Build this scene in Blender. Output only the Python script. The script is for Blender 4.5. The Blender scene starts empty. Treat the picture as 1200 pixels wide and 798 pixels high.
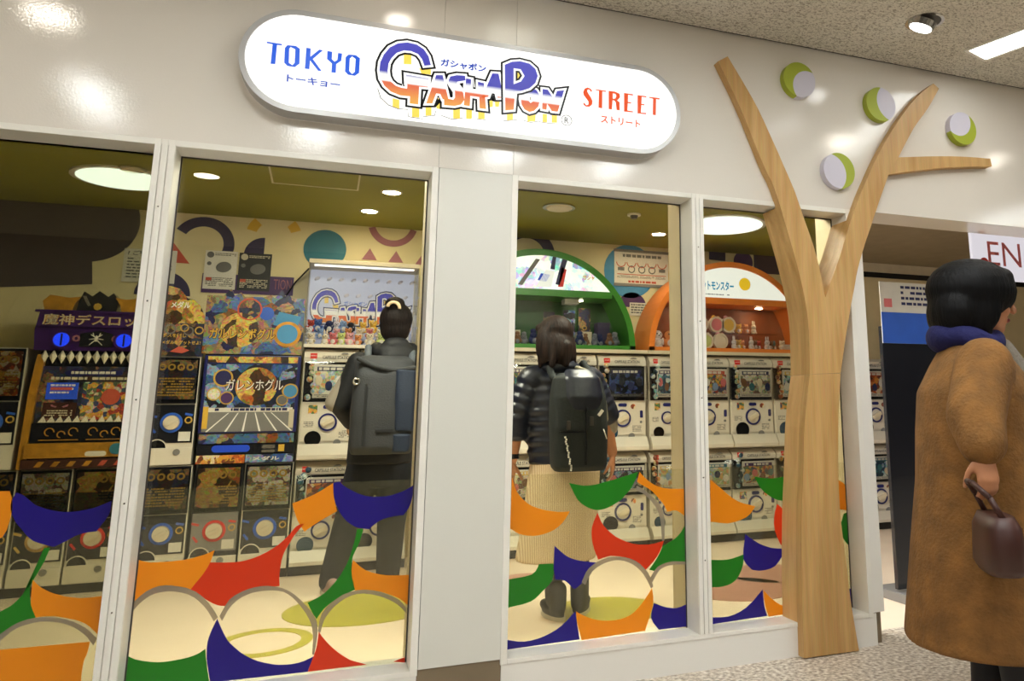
import bpy, bmesh, math, random
from mathutils import Vector, Matrix, Euler
random.seed(7)
SC = bpy.context.scene
COL = SC.collection
PI = math.pi

# ---------------------------------------------------------------- camera
cam = bpy.data.cameras.new('camera'); cam_o = bpy.data.objects.new('camera', cam); COL.objects.link(cam_o)
cam.sensor_width = 36.0; cam.sensor_fit = 'HORIZONTAL'
cam.lens = 932.03 / 1200 * 36.0
cam.shift_x = -0.14; cam.shift_y = -0.08264
cam.clip_start = 0.05; cam.clip_end = 100
_r = Vector((0.92484638, -0.38019597, -0.01049784)); _u = Vector((-0.06400202, -0.18277716, 0.98106893)); _f = Vector((0.37491722, 0.90666617, 0.1933741))
_m = Matrix((_r, _u, -_f)).transposed().to_4x4()
_m.translation = Vector((-0.686664, -3.130856, 1.02))
cam_o.matrix_world = _m
SC.camera = cam_o

# ---------------------------------------------------------------- world, exposure
SC.view_settings.view_transform = 'Standard'
SC.view_settings.look = 'None'
SC.view_settings.exposure = 0.0
SC.view_settings.gamma = 1.0
SC.view_settings.use_curve_mapping = False
w = bpy.data.worlds.new('world'); SC.world = w; w.use_nodes = True
w.node_tree.nodes['Background'].inputs[0].default_value = (1.0, 0.97, 0.93, 1)
w.node_tree.nodes['Background'].inputs[1].default_value = 0.25

# light strengths (fixtures of the place and added fill)
L_TROFFER = 28.0
L_DOWN = 42.0
L_ROUND = 2.2
L_ROUND_FILL = 112.0  # added fill panels, out of view
L_SPOT = 200.0
L_SIGN = 1.0
L_LUNETTE = 1.05
L_BOX = 2.5

# ---------------------------------------------------------------- materials
MATS = {}
def srgb(r, g, b):
    f = lambda c: (c/255/12.92) if c/255 <= .04045 else ((c/255+.055)/1.055)**2.4
    return (f(r), f(g), f(b), 1.0)
def new_mat(name):
    m = bpy.data.materials.new(name); m.use_nodes = True
    nt = m.node_tree; b = nt.nodes['Principled BSDF']
    MATS[name] = m
    return m, nt, b
def coords(nt, scale, kind='Object'):
    tc = nt.nodes.new('ShaderNodeTexCoord'); mp = nt.nodes.new('ShaderNodeMapping')
    mp.inputs['Scale'].default_value = scale if hasattr(scale, '__len__') else (scale,)*3
    nt.links.new(tc.outputs[kind], mp.inputs[0]); return mp.outputs[0]
def plain(name, rgb, rough=.5, metal=0.0, var=.06, vscale=8, bump=0.0, bscale=60, spec=.5, coat=0.0):
    """one colour with a little procedural unevenness and grain"""
    m, nt, b = new_mat(name)
    c = srgb(*rgb)
    co = coords(nt, vscale)
    n = nt.nodes.new('ShaderNodeTexNoise'); n.inputs['Scale'].default_value = 1; n.inputs['Detail'].default_value = 3
    nt.links.new(co, n.inputs['Vector'])
    rp = nt.nodes.new('ShaderNodeValToRGB')
    rp.color_ramp.elements[0].position = .3; rp.color_ramp.elements[1].position = .7
    rp.color_ramp.elements[0].color = tuple(max(0, x*(1-var)) for x in c[:3]) + (1,)
    rp.color_ramp.elements[1].color = tuple(min(1, x*(1+var)) for x in c[:3]) + (1,)
    nt.links.new(n.outputs['Fac'], rp.inputs[0]); nt.links.new(rp.outputs[0], b.inputs['Base Color'])
    b.inputs['Roughness'].default_value = rough; b.inputs['Metallic'].default_value = metal
    b.inputs['Specular IOR Level'].default_value = spec
    if coat: b.inputs['Coat Weight'].default_value = coat
    if bump:
        co2 = coords(nt, bscale)
        n2 = nt.nodes.new('ShaderNodeTexNoise'); n2.inputs['Scale'].default_value = 1; n2.inputs['Detail'].default_value = 4
        nt.links.new(co2, n2.inputs['Vector'])
        bp = nt.nodes.new('ShaderNodeBump'); bp.inputs['Strength'].default_value = bump; bp.inputs['Distance'].default_value = .01
        nt.links.new(n2.outputs['Fac'], bp.inputs['Height']); nt.links.new(bp.outputs[0], b.inputs['Normal'])
    return m
def glow(name, rgb, strength):
    m, nt, b = new_mat(name)
    b.inputs['Base Color'].default_value = tuple(x*.25 for x in srgb(*rgb)[:3])+(1,); b.inputs['Emission Color'].default_value = srgb(*rgb)
    b.inputs['Specular IOR Level'].default_value = .2
    b.inputs['Emission Strength'].default_value = strength; b.inputs['Roughness'].default_value = .3
    return m
def art(name, palette, scale=14, seed=0.0, emit=0.0, distort=1.2, rough=.3, stretch=(1, 1, 1)):
    """busy printed artwork: warped cells of several inks with fine detail"""
    m, nt, b = new_mat(name)
    tc = nt.nodes.new('ShaderNodeTexCoord'); mp = nt.nodes.new('ShaderNodeMapping')
    mp.inputs['Location'].default_value = (seed*3.1, seed*1.7, seed*2.3); mp.inputs['Scale'].default_value = stretch
    nt.links.new(tc.outputs['Object'], mp.inputs[0])
    nz = nt.nodes.new('ShaderNodeTexNoise'); nz.inputs['Scale'].default_value = scale*.6; nz.inputs['Detail'].default_value = 4
    nt.links.new(mp.outputs[0], nz.inputs['Vector'])
    mixv = nt.nodes.new('ShaderNodeVectorMath'); mixv.operation = 'MULTIPLY_ADD'
    mixv.inputs[1].default_value = (distort/scale,)*3
    nt.links.new(nz.outputs['Color'], mixv.inputs[0]); nt.links.new(mp.outputs[0], mixv.inputs[2])
    vo = nt.nodes.new('ShaderNodeTexVoronoi'); vo.inputs['Scale'].default_value = scale
    nt.links.new(mixv.outputs[0], vo.inputs['Vector'])
    sp = nt.nodes.new('ShaderNodeSeparateColor'); nt.links.new(vo.outputs['Color'], sp.inputs[0])
    rp = nt.nodes.new('ShaderNodeValToRGB'); rp.color_ramp.interpolation = 'CONSTANT'
    els = rp.color_ramp.elements
    for i, c in enumerate(palette):
        e = els[i] if i < 2 else els.new(.5)
        e.position = i/len(palette); e.color = srgb(*c)
    nt.links.new(sp.outputs[0], rp.inputs[0])
    # fine detail: second cell layer darkens / lightens
    v2 = nt.nodes.new('ShaderNodeTexVoronoi'); v2.inputs['Scale'].default_value = scale*4.5
    nt.links.new(mixv.outputs[0], v2.inputs['Vector'])
    mx = nt.nodes.new('ShaderNodeMix'); mx.data_type = 'RGBA'; mx.blend_type = 'OVERLAY'; mx.inputs[0].default_value = .55
    nt.links.new(rp.outputs[0], mx.inputs[6]); nt.links.new(v2.outputs['Color'], mx.inputs[7])
    nt.links.new(mx.outputs[2], b.inputs['Base Color'])
    b.inputs['Roughness'].default_value = rough
    if emit:
        nt.links.new(mx.outputs[2], b.inputs['Emission Color']); b.inputs['Emission Strength'].default_value = emit
    return m
def clear(name, tint=(255, 255, 255), ior=1.45, rough=.0, mult=1.0):
    """clear sheet: transmits straight through, mirrors by Fresnel"""
    m, nt, b = new_mat(name); nt.nodes.remove(b)
    out = nt.nodes['Material Output']
    tr = nt.nodes.new('ShaderNodeBsdfTransparent'); tr.inputs[0].default_value = srgb(*tint)
    gl = nt.nodes.new('ShaderNodeBsdfGlossy'); gl.inputs['Roughness'].default_value = rough
    fr = nt.nodes.new('ShaderNodeFresnel'); fr.inputs[0].default_value = ior
    mx = nt.nodes.new('ShaderNodeMixShader')
    ml = nt.nodes.new('ShaderNodeMath'); ml.operation = 'MULTIPLY'; ml.inputs[1].default_value = mult
    nt.links.new(fr.outputs[0], ml.inputs[0]); nt.links.new(ml.outputs[0], mx.inputs[0])
    nt.links.new(tr.outputs[0], mx.inputs[1]); nt.links.new(gl.outputs[0], mx.inputs[2])
    nt.links.new(mx.outputs[0], out.inputs[0])
    return m
def film(name, rgb, opacity):
    """translucent coloured vinyl film"""
    m, nt, b = new_mat(name); nt.nodes.remove(b)
    out = nt.nodes['Material Output']
    c = srgb(*rgb)
    tr = nt.nodes.new('ShaderNodeBsdfTransparent'); tr.inputs[0].default_value = tuple(min(1, x*1.25+.03) for x in c[:3]) + (1,)
    df = nt.nodes.new('ShaderNodeBsdfPrincipled'); df.inputs['Base Color'].default_value = c; df.inputs['Roughness'].default_value = .35
    mx = nt.nodes.new('ShaderNodeMixShader'); mx.inputs[0].default_value = opacity
    nt.links.new(tr.outputs[0], mx.inputs[1]); nt.links.new(df.outputs[0], mx.inputs[2]); nt.links.new(mx.outputs[0], out.inputs[0])
    return m
def wood(name, a, c, rough=.45):
    m, nt, b = new_mat(name)
    co = coords(nt, (16, 16, 1.1))
    n = nt.nodes.new('ShaderNodeTexNoise'); n.inputs['Scale'].default_value = 1.6; n.inputs['Detail'].default_value = 6; n.inputs['Distortion'].default_value = .35
    nt.links.new(co, n.inputs['Vector'])
    rp = nt.nodes.new('ShaderNodeValToRGB'); rp.color_ramp.elements[0].position = .28; rp.color_ramp.elements[1].position = .75
    rp.color_ramp.elements[0].color = srgb(*a); rp.color_ramp.elements[1].color = srgb(*c)
    co2 = coords(nt, (320, 320, 9))
    n2 = nt.nodes.new('ShaderNodeTexNoise'); n2.inputs['Scale'].default_value = 1; n2.inputs['Detail'].default_value = 2
    nt.links.new(co2, n2.inputs['Vector'])
    mx = nt.nodes.new('ShaderNodeMix'); mx.data_type = 'RGBA'; mx.blend_type = 'OVERLAY'; mx.inputs[0].default_value = .22
    nt.links.new(n.outputs['Fac'], rp.inputs[0]); nt.links.new(rp.outputs[0], mx.inputs[6]); nt.links.new(n2.outputs['Color'], mx.inputs[7])
    nt.links.new(mx.outputs[2], b.inputs['Base Color']); b.inputs['Roughness'].default_value = rough
    return m
def logo_grad(name, emit, zb, zt):
    """printed logo colours: blue above, white band, red to orange below (UV v runs over the logo's height)"""
    m, nt, b = new_mat(name)
    tc = nt.nodes.new('ShaderNodeTexCoord'); sx = nt.nodes.new('ShaderNodeSeparateXYZ'); nt.links.new(tc.outputs['UV'], sx.inputs[0])
    rp = nt.nodes.new('ShaderNodeValToRGB'); els = rp.color_ramp.elements
    stops = [(0, (250, 178, 50)), (.12, (246, 150, 45)), (.28, (236, 92, 34)), (.305, (240, 110, 50)), (.318, (255, 253, 250)), (.425, (255, 255, 255)), (.475, (24, 24, 180)), (.62, (8, 8, 168)), (1.0, (30, 30, 192))]
    for i, (p, c) in enumerate(stops):
        e = els[i] if i < 2 else els.new(.5)
        e.position = p; e.color = srgb(*c)
    nt.links.new(sx.outputs[1], rp.inputs[0])
    if emit: b.inputs['Base Color'].default_value = (.08, .08, .08, 1); b.inputs['Specular IOR Level'].default_value = .2
    else: nt.links.new(rp.outputs[0], b.inputs['Base Color'])
    b.inputs['Roughness'].default_value = .4
    if emit: nt.links.new(rp.outputs[0], b.inputs['Emission Color']); b.inputs['Emission Strength'].default_value = emit
    return m

def wall_mat(name, rgb, rough, bump):
    m, nt, b = new_mat(name)
    b.inputs['Base Color'].default_value = srgb(*rgb); b.inputs['Roughness'].default_value = rough
    co = coords(nt, 1)
    n1 = nt.nodes.new('ShaderNodeTexNoise'); n1.inputs['Scale'].default_value = 130; n1.inputs['Detail'].default_value = 2
    nt.links.new(co, n1.inputs['Vector'])
    bp = nt.nodes.new('ShaderNodeBump'); bp.inputs['Strength'].default_value = bump; bp.inputs['Distance'].default_value = .002
    nt.links.new(n1.outputs['Fac'], bp.inputs['Height']); nt.links.new(bp.outputs[0], b.inputs['Normal'])
    return m
wall_mat('gloss_white', (234, 227, 216), .09, .16)
wall_mat('matt_white', (238, 234, 226), .32, .05)
wall_mat('column_white', (222, 220, 210), .34, .05)
plain('frame_white', (240, 236, 226), .30, var=.03, bump=.05, bscale=90)
plain('brown_base', (128, 112, 88), .5)
plain('cream_wall', (226, 210, 166), .6, var=.03)
plain('jamb_beige', (184, 166, 132), .5); plain('deco_and_reflection', (78, 68, 70), .6)
plain('lime_ceiling', (126, 122, 4), .6, var=.08, vscale=3)
plain('dim_ceiling_taupe', (142, 128, 104), .7)
plain('dark_gap', (24, 20, 16), .8)
plain('beige_floor', (250, 228, 204), .35, var=.04, vscale=3)
plain('corridor_wall', (120, 112, 104), .6)
plain('dark_hall', (46, 42, 40), .6)
m, nt, b = new_mat('rock_ceiling')   # fissured mineral-fibre board
co = coords(nt, (1, 1.6, 1))
n1 = nt.nodes.new('ShaderNodeTexNoise'); n1.inputs['Scale'].default_value = 42; n1.inputs['Detail'].default_value = 5; n1.inputs['Distortion'].default_value = 1.2
nt.links.new(co, n1.inputs['Vector']); n1.inputs['Scale'].default_value = 64
rp = nt.nodes.new('ShaderNodeValToRGB'); rp.color_ramp.elements[0].position = .40; rp.color_ramp.elements[1].position = .50
rp.color_ramp.elements[0].color = srgb(168, 160, 144); rp.color_ramp.elements[1].color = srgb(228, 222, 208)
nt.links.new(n1.outputs['Fac'], rp.inputs[0]); nt.links.new(rp.outputs[0], b.inputs['Base Color']); b.inputs['Roughness'].default_value = .9
bp = nt.nodes.new('ShaderNodeBump'); bp.inputs['Strength'].default_value = .8; bp.inputs['Distance'].default_value = .012
nt.links.new(n1.outputs['Fac'], bp.inputs['Height']); nt.links.new(bp.outputs[0], b.inputs['Normal'])
m, nt, b = new_mat('speckled_floor')  # mottled beige-grey stone carpet
co = coords(nt, 1)
n1 = nt.nodes.new('ShaderNodeTexNoise'); n1.inputs['Scale'].default_value = 55; n1.inputs['Detail'].default_value = 6
nt.links.new(co, n1.inputs['Vector'])
rp = nt.nodes.new('ShaderNodeValToRGB'); els = rp.color_ramp.elements
els[0].position = .32; els[0].color = srgb(138, 122, 106); els[1].position = .66; els[1].color = srgb(242, 234, 222)
e = els.new(.5); e.color = srgb(204, 190, 172)
nt.links.new(n1.outputs['Fac'], rp.inputs[0]); nt.links.new(rp.outputs[0], b.inputs['Base Color']); b.inputs['Roughness'].default_value = .45
bp = nt.nodes.new('ShaderNodeBump'); bp.inputs['Strength'].default_value = .25; bp.inputs['Distance'].default_value = .004
nt.links.new(n1.outputs['Fac'], bp.inputs['Height']); nt.links.new(bp.outputs[0], b.inputs['Normal'])

clear('glass', (240, 240, 230), 1.42)
clear('acrylic', (252, 252, 253), 1.4, mult=.6)
clear('smoked_clear', (243, 243, 241), 1.4, .03, mult=.7)
film('film_orange', (252, 158, 22), .74)
film('film_red', (226, 58, 14), .84)
film('film_green', (30, 128, 24), .88)
film('film_navy', (30, 12, 128), .90)
film('film_grey', (190, 180, 160), .40)
film('film_frost', (240, 234, 222), .08)
wood('ply', (186, 142, 80), (214, 174, 114))
wood('ply_lit_side', (206, 160, 98), (228, 188, 128))
plain('sign_frame', (176, 174, 172), .35, metal=.3, var=.03)
glow('sign_face', (255, 254, 250), L_SIGN)
glow('sign_panel', (236, 232, 240), .75)
glow('sign_blue', (28, 92, 222), .85)
glow('sign_blue_deep', (24, 70, 180), .85)
glow('sign_red', (232, 84, 34), .85)
glow('sign_black', (22, 22, 26), .2)
glow('sign_white', (255, 255, 252), .98)
glow('sign_yellow', (252, 220, 92), .9)
logo_grad('logo_lit', .9, 0, 1)
logo_grad('logo_print', 0, 0, 1)
plain('print_black', (26, 26, 34), .4); plain('print_navy', (34, 34, 84), .4); plain('print_white', (244, 242, 238), .4)
plain('print_yellow', (236, 200, 84), .4); plain('print_red', (214, 46, 34), .4); plain('print_blue', (40, 92, 196), .4)
plain('print_gold', (200, 160, 70), .35); plain('print_grey', (110, 108, 106), .5)
plain('disc_white', (214, 210, 224), .45, var=.02); plain('disc_lime', (166, 178, 48), .5, var=.03)
glow('lamp_white', (248, 253, 252), L_TROFFER); glow('lamp_white_dim', (250, 253, 250), 9.0); glow('lamp_down', (255, 244, 228), L_DOWN)
glow('lamp_round', (226, 240, 246), L_ROUND); glow('lamp_round_fill', (250, 249, 244), L_ROUND_FILL); glow('lamp_spot', (255, 242, 216), L_SPOT)
glow('case_light', (255, 242, 216), 60.0)
plain('lamp_metal', (196, 192, 186), .2, metal=.9)
plain('lamp_dark', (60, 54, 50), .4)
plain('machine_white', (222, 213, 196), .3, var=.02, coat=.3)
plain('machine_black', (24, 25, 32), .25, coat=.4)
plain('machine_navy', (30, 34, 98), .3); plain('machine_grey', (128, 126, 124), .35)
plain('knob_beige', (222, 208, 182), .3, var=.03); plain('outlet_black', (14, 15, 16), .15)
plain('outlet_blue', (40, 70, 92), .15)
plain('kick_dark', (44, 40, 38), .5)
plain('gold', (196, 140, 48), .3, metal=.3, var=.2, vscale=20)
plain('tooth', (232, 224, 206), .35)
plain('violet', (58, 28, 92), .25, coat=.5, var=.3, vscale=12)
glow('eye_blue', (30, 60, 255), 2.2)
glow('screen_blue', (50, 84, 210), .8)
plain('ledge', (206, 194, 168), .5)
plain('arch_green', (52, 124, 34), .4, var=.05); plain('arch_green_dark', (34, 84, 30), .5)
plain('arch_orange', (226, 126, 46), .4, var=.05); plain('arch_brown', (150, 84, 44), .5)
plain('purple', (72, 40, 96), .5); plain('deco_navy', (52, 44, 78), .6); plain('deco_yellow', (222, 178, 60), .6)
plain('deco_teal', (44, 112, 134), .6); plain('deco_pink', (160, 100, 112), .6); plain('deco_red', (196, 84, 62), .6); plain('deco_blue', (70, 142, 190), .6)
plain('deco_lime', (196, 184, 66), .35); plain('deco_rose', (196, 140, 122), .35)
plain('card_white', (224, 218, 206), .5); plain('card_black', (38, 38, 40), .5)
m, nt, b = new_mat('lunette_pale')
b.inputs['Base Color'].default_value = srgb(226, 240, 246); b.inputs['Emission Color'].default_value = srgb(226, 240, 246); b.inputs['Emission Strength'].default_value = L_LUNETTE
glow('lunette_white', (250, 253, 255), L_LUNETTE)
glow('lunette_yellow', (250, 206, 50), .85); glow('lunette_cyan', (24, 150, 204), .8); glow('lunette_orange', (240, 160, 50), .8)
glow('box_lamp', (250, 250, 255), L_BOX)
glow('box_panel', (200, 204, 232), .8)
art('art_fantasy', [(30, 34, 74), (70, 100, 146), (130, 76, 40), (150, 130, 96), (44, 38, 46), (96, 124, 164), (176, 112, 50)], 13, 1, distort=2.2)
art('art_gold', [(70, 46, 26), (160, 112, 50), (206, 170, 90), (60, 44, 40), (110, 70, 40)], 16, 2)
art('art_dark', [(30, 26, 34), (60, 44, 46), (110, 84, 56), (44, 50, 80), (150, 120, 80), (26, 24, 26)], 22, 3)
art('art_blue', [(22, 34, 70), (54, 88, 140), (130, 150, 180), (30, 30, 44), (170, 150, 110)], 18, 4)
art('art_mix', [(200, 186, 160), (160, 60, 50), (60, 70, 110), (210, 160, 70), (90, 110, 80), (230, 224, 214)], 36, 5)
art('art_pastel', [(232, 220, 190), (180, 200, 214), (226, 176, 120), (170, 184, 140), (240, 236, 226), (196, 140, 120)], 34, 6)
art('art_warm', [(190, 90, 40), (226, 150, 70), (120, 60, 40), (232, 214, 180), (90, 80, 70)], 32, 7)
art('art_green', [(110, 112, 96), (168, 170, 140), (222, 216, 196), (120, 90, 80), (70, 84, 84)], 32, 8)
art('art_space', [(16, 18, 30), (28, 34, 64), (60, 80, 130), (20, 18, 22), (120, 110, 110)], 34, 9)
art('art_cyan', [(60, 110, 130), (150, 190, 200), (40, 70, 90), (220, 226, 220), (200, 150, 120)], 32, 10)
art('art_robot', [(222, 238, 246), (200, 220, 238), (170, 190, 222), (240, 246, 250), (214, 204, 232), (190, 226, 234)], 9, 11, emit=1.0)
art('art_violet', [(40, 22, 60), (84, 44, 110), (24, 20, 30), (130, 90, 60), (50, 40, 90)], 16, 12)
art('art_figures', [(170, 160, 150), (110, 100, 96), (210, 200, 186), (70, 66, 70), (150, 110, 90)], 30, 13)
CARDS = ['art_mix', 'art_pastel', 'art_warm', 'art_green', 'art_cyan', 'art_space']
# people
plain('skin', (206, 158, 126), .5, var=.04, vscale=30)
plain('skin_tan', (186, 126, 88), .5, var=.04, vscale=30)
plain('lip', (168, 92, 84), .45); plain('eye_white', (236, 232, 226), .2); plain('iris', (40, 26, 20), .15)
def hair_mat(name, a, c):
    m, nt, b = new_mat(name)
    co = coords(nt, (110, 110, 7))
    n = nt.nodes.new('ShaderNodeTexNoise'); n.inputs['Scale'].default_value = 1; n.inputs['Detail'].default_value = 4; n.inputs['Distortion'].default_value = .4
    nt.links.new(co, n.inputs['Vector'])
    rp = nt.nodes.new('ShaderNodeValToRGB'); rp.color_ramp.elements[0].position = .35; rp.color_ramp.elements[1].position = .7
    rp.color_ramp.elements[0].color = srgb(*a); rp.color_ramp.elements[1].color = srgb(*c)
    nt.links.new(n.outputs['Fac'], rp.inputs[0]); nt.links.new(rp.outputs[0], b.inputs['Base Color'])
    b.inputs['Roughness'].default_value = .55; b.inputs['Specular IOR Level'].default_value = .15
    bp = nt.nodes.new('ShaderNodeBump'); bp.inputs['Strength'].default_value = .7; bp.inputs['Distance'].default_value = .006
    nt.links.new(n.outputs['Fac'], bp.inputs['Height']); nt.links.new(bp.outputs[0], b.inputs['Normal'])
    return m
hair_mat('hair_dark', (12, 9, 9), (38, 28, 25)); hair_mat('hair_brown', (14, 9, 8), (44, 28, 22)); hair_mat('hair_black', (3, 3, 4), (12, 10, 10))
plain('jacket_black', (16, 17, 22), .65, var=.15, bump=.3, bscale=40)
plain('pack_grey', (46, 48, 52), .7, var=.12, bump=.3, bscale=120); plain('pack_navy', (22, 36, 58), .65, var=.12, bump=.3, bscale=120)
plain('strap_grey', (84, 90, 98), .7); plain('jeans', (16, 18, 28), .8, var=.15, bump=.3, bscale=160)
plain('sleeve_grey', (150, 140, 126), .7)
plain('puffer_navy', (20, 24, 40), .38, var=.12, bump=.25, bscale=25); plain('pack_black', (20, 26, 26), .8, var=.1, bump=.25, bscale=90)
plain('strap_khaki', (140, 134, 112), .7); plain('clip_cream', (214, 188, 150), .4)
m, nt, b = new_mat('corduroy')
co = coords(nt, 1); wv = nt.nodes.new('ShaderNodeTexWave'); wv.bands_direction = 'X'; wv.inputs['Scale'].default_value = 34; wv.inputs['Distortion'].default_value = .6
nt.links.new(co, wv.inputs['Vector']); rp = nt.nodes.new('ShaderNodeValToRGB')
rp.color_ramp.elements[0].color = srgb(186, 160, 126); rp.color_ramp.elements[1].color = srgb(222, 198, 164)
nt.links.new(wv.outputs['Color'], rp.inputs[0]); nt.links.new(rp.outputs[0], b.inputs['Base Color']); b.inputs['Roughness'].default_value = .85
plain('shoe_black', (30, 32, 38), .6); plain('shoe_rose', (150, 120, 112), .6); plain('sole_white', (220, 212, 196), .5); plain('tights', (36, 34, 42), .7)
plain('coat_tan', (124, 84, 36), .9, var=.28, vscale=14, bump=.6, bscale=90); plain('scarf_navy', (14, 16, 78), .85, bump=.4, bscale=80, var=.15)
plain('scarf_grey', (140, 132, 120), .85, bump=.4, bscale=80); plain('bag_brown', (58, 22, 10), .5, var=.15); plain('pants_black', (18, 18, 24), .7)

# ---------------------------------------------------------------- object helpers
def link(o, parent=None):
    COL.objects.link(o)
    if parent is not None: o.parent = parent
    return o
def mesh_obj(name, me, mat=None, parent=None, loc=None, kind=None, label=None, smooth=False):
    o = bpy.data.objects.new(name, me); link(o, parent)
    if mat is not None:
        me.materials.clear(); me.materials.append(MATS[mat] if isinstance(mat, str) else mat)
    if loc is not None: o.location = loc
    if kind: o['kind'] = kind
    if label: o['label'] = label
    if smooth:
        for p in me.polygons: p.use_smooth = True
    return o
def bm_obj(name, bm, mat=None, parent=None, **k):
    me = bpy.data.meshes.new(name); bm.normal_update(); bm.to_mesh(me); bm.free()
    return mesh_obj(name, me, mat, parent, **k)
def root(name, loc, label, cat, group=None, kind=None):
    o = bpy.data.objects.new(name, None); COL.objects.link(o); o.location = loc
    o.empty_display_size = .1
    tag(o, label, cat, group, kind); return o
def tag(o, label=None, cat=None, group=None, kind=None):
    if label: o['label'] = label
    if cat: o['category'] = cat
    if group: o['group'] = group
    if kind: o['kind'] = kind
    return o
def copy_tree(o, parent=None):
    c = o.copy(); COL.objects.link(c)
    if parent is not None: c.parent = parent
    for ch in list(o.children): copy_tree(ch, c)
    return c
def box(bm, x0, x1, y0, y1, z0, z1, bev=0):
    vs = [bm.verts.new((x, y, z)) for x in (x0, x1) for y in (y0, y1) for z in (z0, z1)]
    fs = [(0, 1, 3, 2), (4, 6, 7, 5), (0, 4, 5, 1), (2, 3, 7, 6), (0, 2, 6, 4), (1, 5, 7, 3)]
    nf = [bm.faces.new([vs[i] for i in f]) for f in fs]
    if bev:
        ed = list({e for f in nf for e in f.edges})
        bmesh.ops.bevel(bm, geom=ed, offset=bev, segments=2, profile=.6, affect='EDGES')
    return bm
def B(*a, **k):
    bm = bmesh.new(); box(bm, *a, **k); bmesh.ops.recalc_face_normals(bm, faces=bm.faces); return bm
def prism(bm, pts, y0, y1):
    """closed outline in x,z given a thickness along y"""
    n = len(pts)
    a = [bm.verts.new((x, y0, z)) for x, z in pts]; c = [bm.verts.new((x, y1, z)) for x, z in pts]
    f1 = bm.faces.new(a); f2 = bm.faces.new(c[::-1])
    for i in range(n): bm.faces.new((a[i], c[i], c[(i+1) % n], a[(i+1) % n]))
    bmesh.ops.recalc_face_normals(bm, faces=bm.faces)
    return bm
def P(pts, y0, y1):
    return prism(bmesh.new(), pts, y0, y1)
def cyl_y(bm, x, y0, y1, z, r, n=24, r2=None):
    """disc or can whose axis runs along y"""
    r2 = r if r2 is None else r2
    a = [bm.verts.new((x+r*math.cos(2*PI*i/n), y0, z+r*math.sin(2*PI*i/n))) for i in range(n)]
    c = [bm.verts.new((x+r2*math.cos(2*PI*i/n), y1, z+r2*math.sin(2*PI*i/n))) for i in range(n)]
    bm.faces.new(a); bm.faces.new(c[::-1])
    for i in range(n): bm.faces.new((a[i], c[i], c[(i+1) % n], a[(i+1) % n]))
    bmesh.ops.recalc_face_normals(bm, faces=bm.faces); return bm
def CY(*a, **k): return cyl_y(bmesh.new(), *a, **k)
def cyl_z(bm, x, y, z0, z1, r, n=24, r2=None):
    r2 = r if r2 is None else r2
    a = [bm.verts.new((x+r*math.cos(2*PI*i/n), y+r*math.sin(2*PI*i/n), z0)) for i in range(n)]
    c = [bm.verts.new((x+r2*math.cos(2*PI*i/n), y+r2*math.sin(2*PI*i/n), z1)) for i in range(n)]
    bm.faces.new(a); bm.faces.new(c[::-1])
    for i in range(n): bm.faces.new((a[i], c[i], c[(i+1) % n], a[(i+1) % n]))
    bmesh.ops.recalc_face_normals(bm, faces=bm.faces); return bm
def CZ(*a, **k): return cyl_z(bmesh.new(), *a, **k)
def ring_y(bm, x, y0, y1, z, ro, ri, a0=0, a1=2*PI, n=32):
    """flat ring or arc of a ring facing along y, with thickness"""
    full = abs(a1-a0-2*PI) < 1e-4; k = n if full else n+1
    R = []
    for i in range(k):
        a = a0+(a1-a0)*i/n; c, s = math.cos(a), math.sin(a)
        R.append([bm.verts.new((x+r*c, y, z+r*s)) for r, y in ((ro, y0), (ri, y0), (ri, y1), (ro, y1))])
    for i in range(n):
        p, q = R[i], R[(i+1) % k]
        for j in range(4): bm.faces.new((p[j], p[(j+1) % 4], q[(j+1) % 4], q[j]))
    if not full: bm.faces.new(R[0]); bm.faces.new(R[-1][::-1])
    bmesh.ops.recalc_face_normals(bm, faces=bm.faces); return bm
def RY(*a, **k): return ring_y(bmesh.new(), *a, **k)
def ell(bm, c, r, n=16, rot=None, m=10):
    """closed ellipsoid"""
    r = r if hasattr(r, '__len__') else (r, r, r)
    M = Matrix.Translation(Vector(c)) @ (rot.to_4x4() if rot is not None else Matrix.Identity(4)) @ Matrix.Diagonal((*r, 1))
    bmesh.ops.create_uvsphere(bm, u_segments=n, v_segments=m, radius=1, matrix=M); return bm
def cone(bm, a, b, ra, rb, n=14, caps=True):
    """tapered limb between two points with rounded ends"""
    a, b = Vector(a), Vector(b); d = b-a; L = d.length
    q = d.to_track_quat('Z', 'Y').to_matrix().to_4x4()
    M = Matrix.Translation(a+d*.5) @ q
    bmesh.ops.create_cone(bm, cap_ends=True, segments=n, radius1=ra, radius2=rb, depth=L, matrix=M)
    if caps: ell(bm, a, ra, n, m=8); ell(bm, b, rb, n, m=8)
    return bm
def limb(bm, pts, rad, n=14):
    for i in range(len(pts)-1): cone(bm, pts[i], pts[i+1], rad[i], rad[i+1], n)
    return bm
def loft(bm, secs, n=24, power=2.0):
    """stack of (cx, cy, z, rx, ry) rings, capped"""
    prev = None; first = None
    for (cx, cy, z, rx, ry) in secs:
        ring = []
        for i in range(n):
            a = 2*PI*i/n; c, s = math.cos(a), math.sin(a)
            e = 2/power
            ring.append(bm.verts.new((cx+rx*math.copysign(abs(c)**e, c), cy+ry*math.copysign(abs(s)**e, s), z)))
        if prev:
            for i in range(n): bm.faces.new((prev[i], prev[(i+1) % n], ring[(i+1) % n], ring[i]))
        else: first = ring
        prev = ring
    bm.faces.new(first[::-1]); bm.faces.new(prev)
    bmesh.ops.recalc_face_normals(bm, faces=bm.faces); return bm
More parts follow.
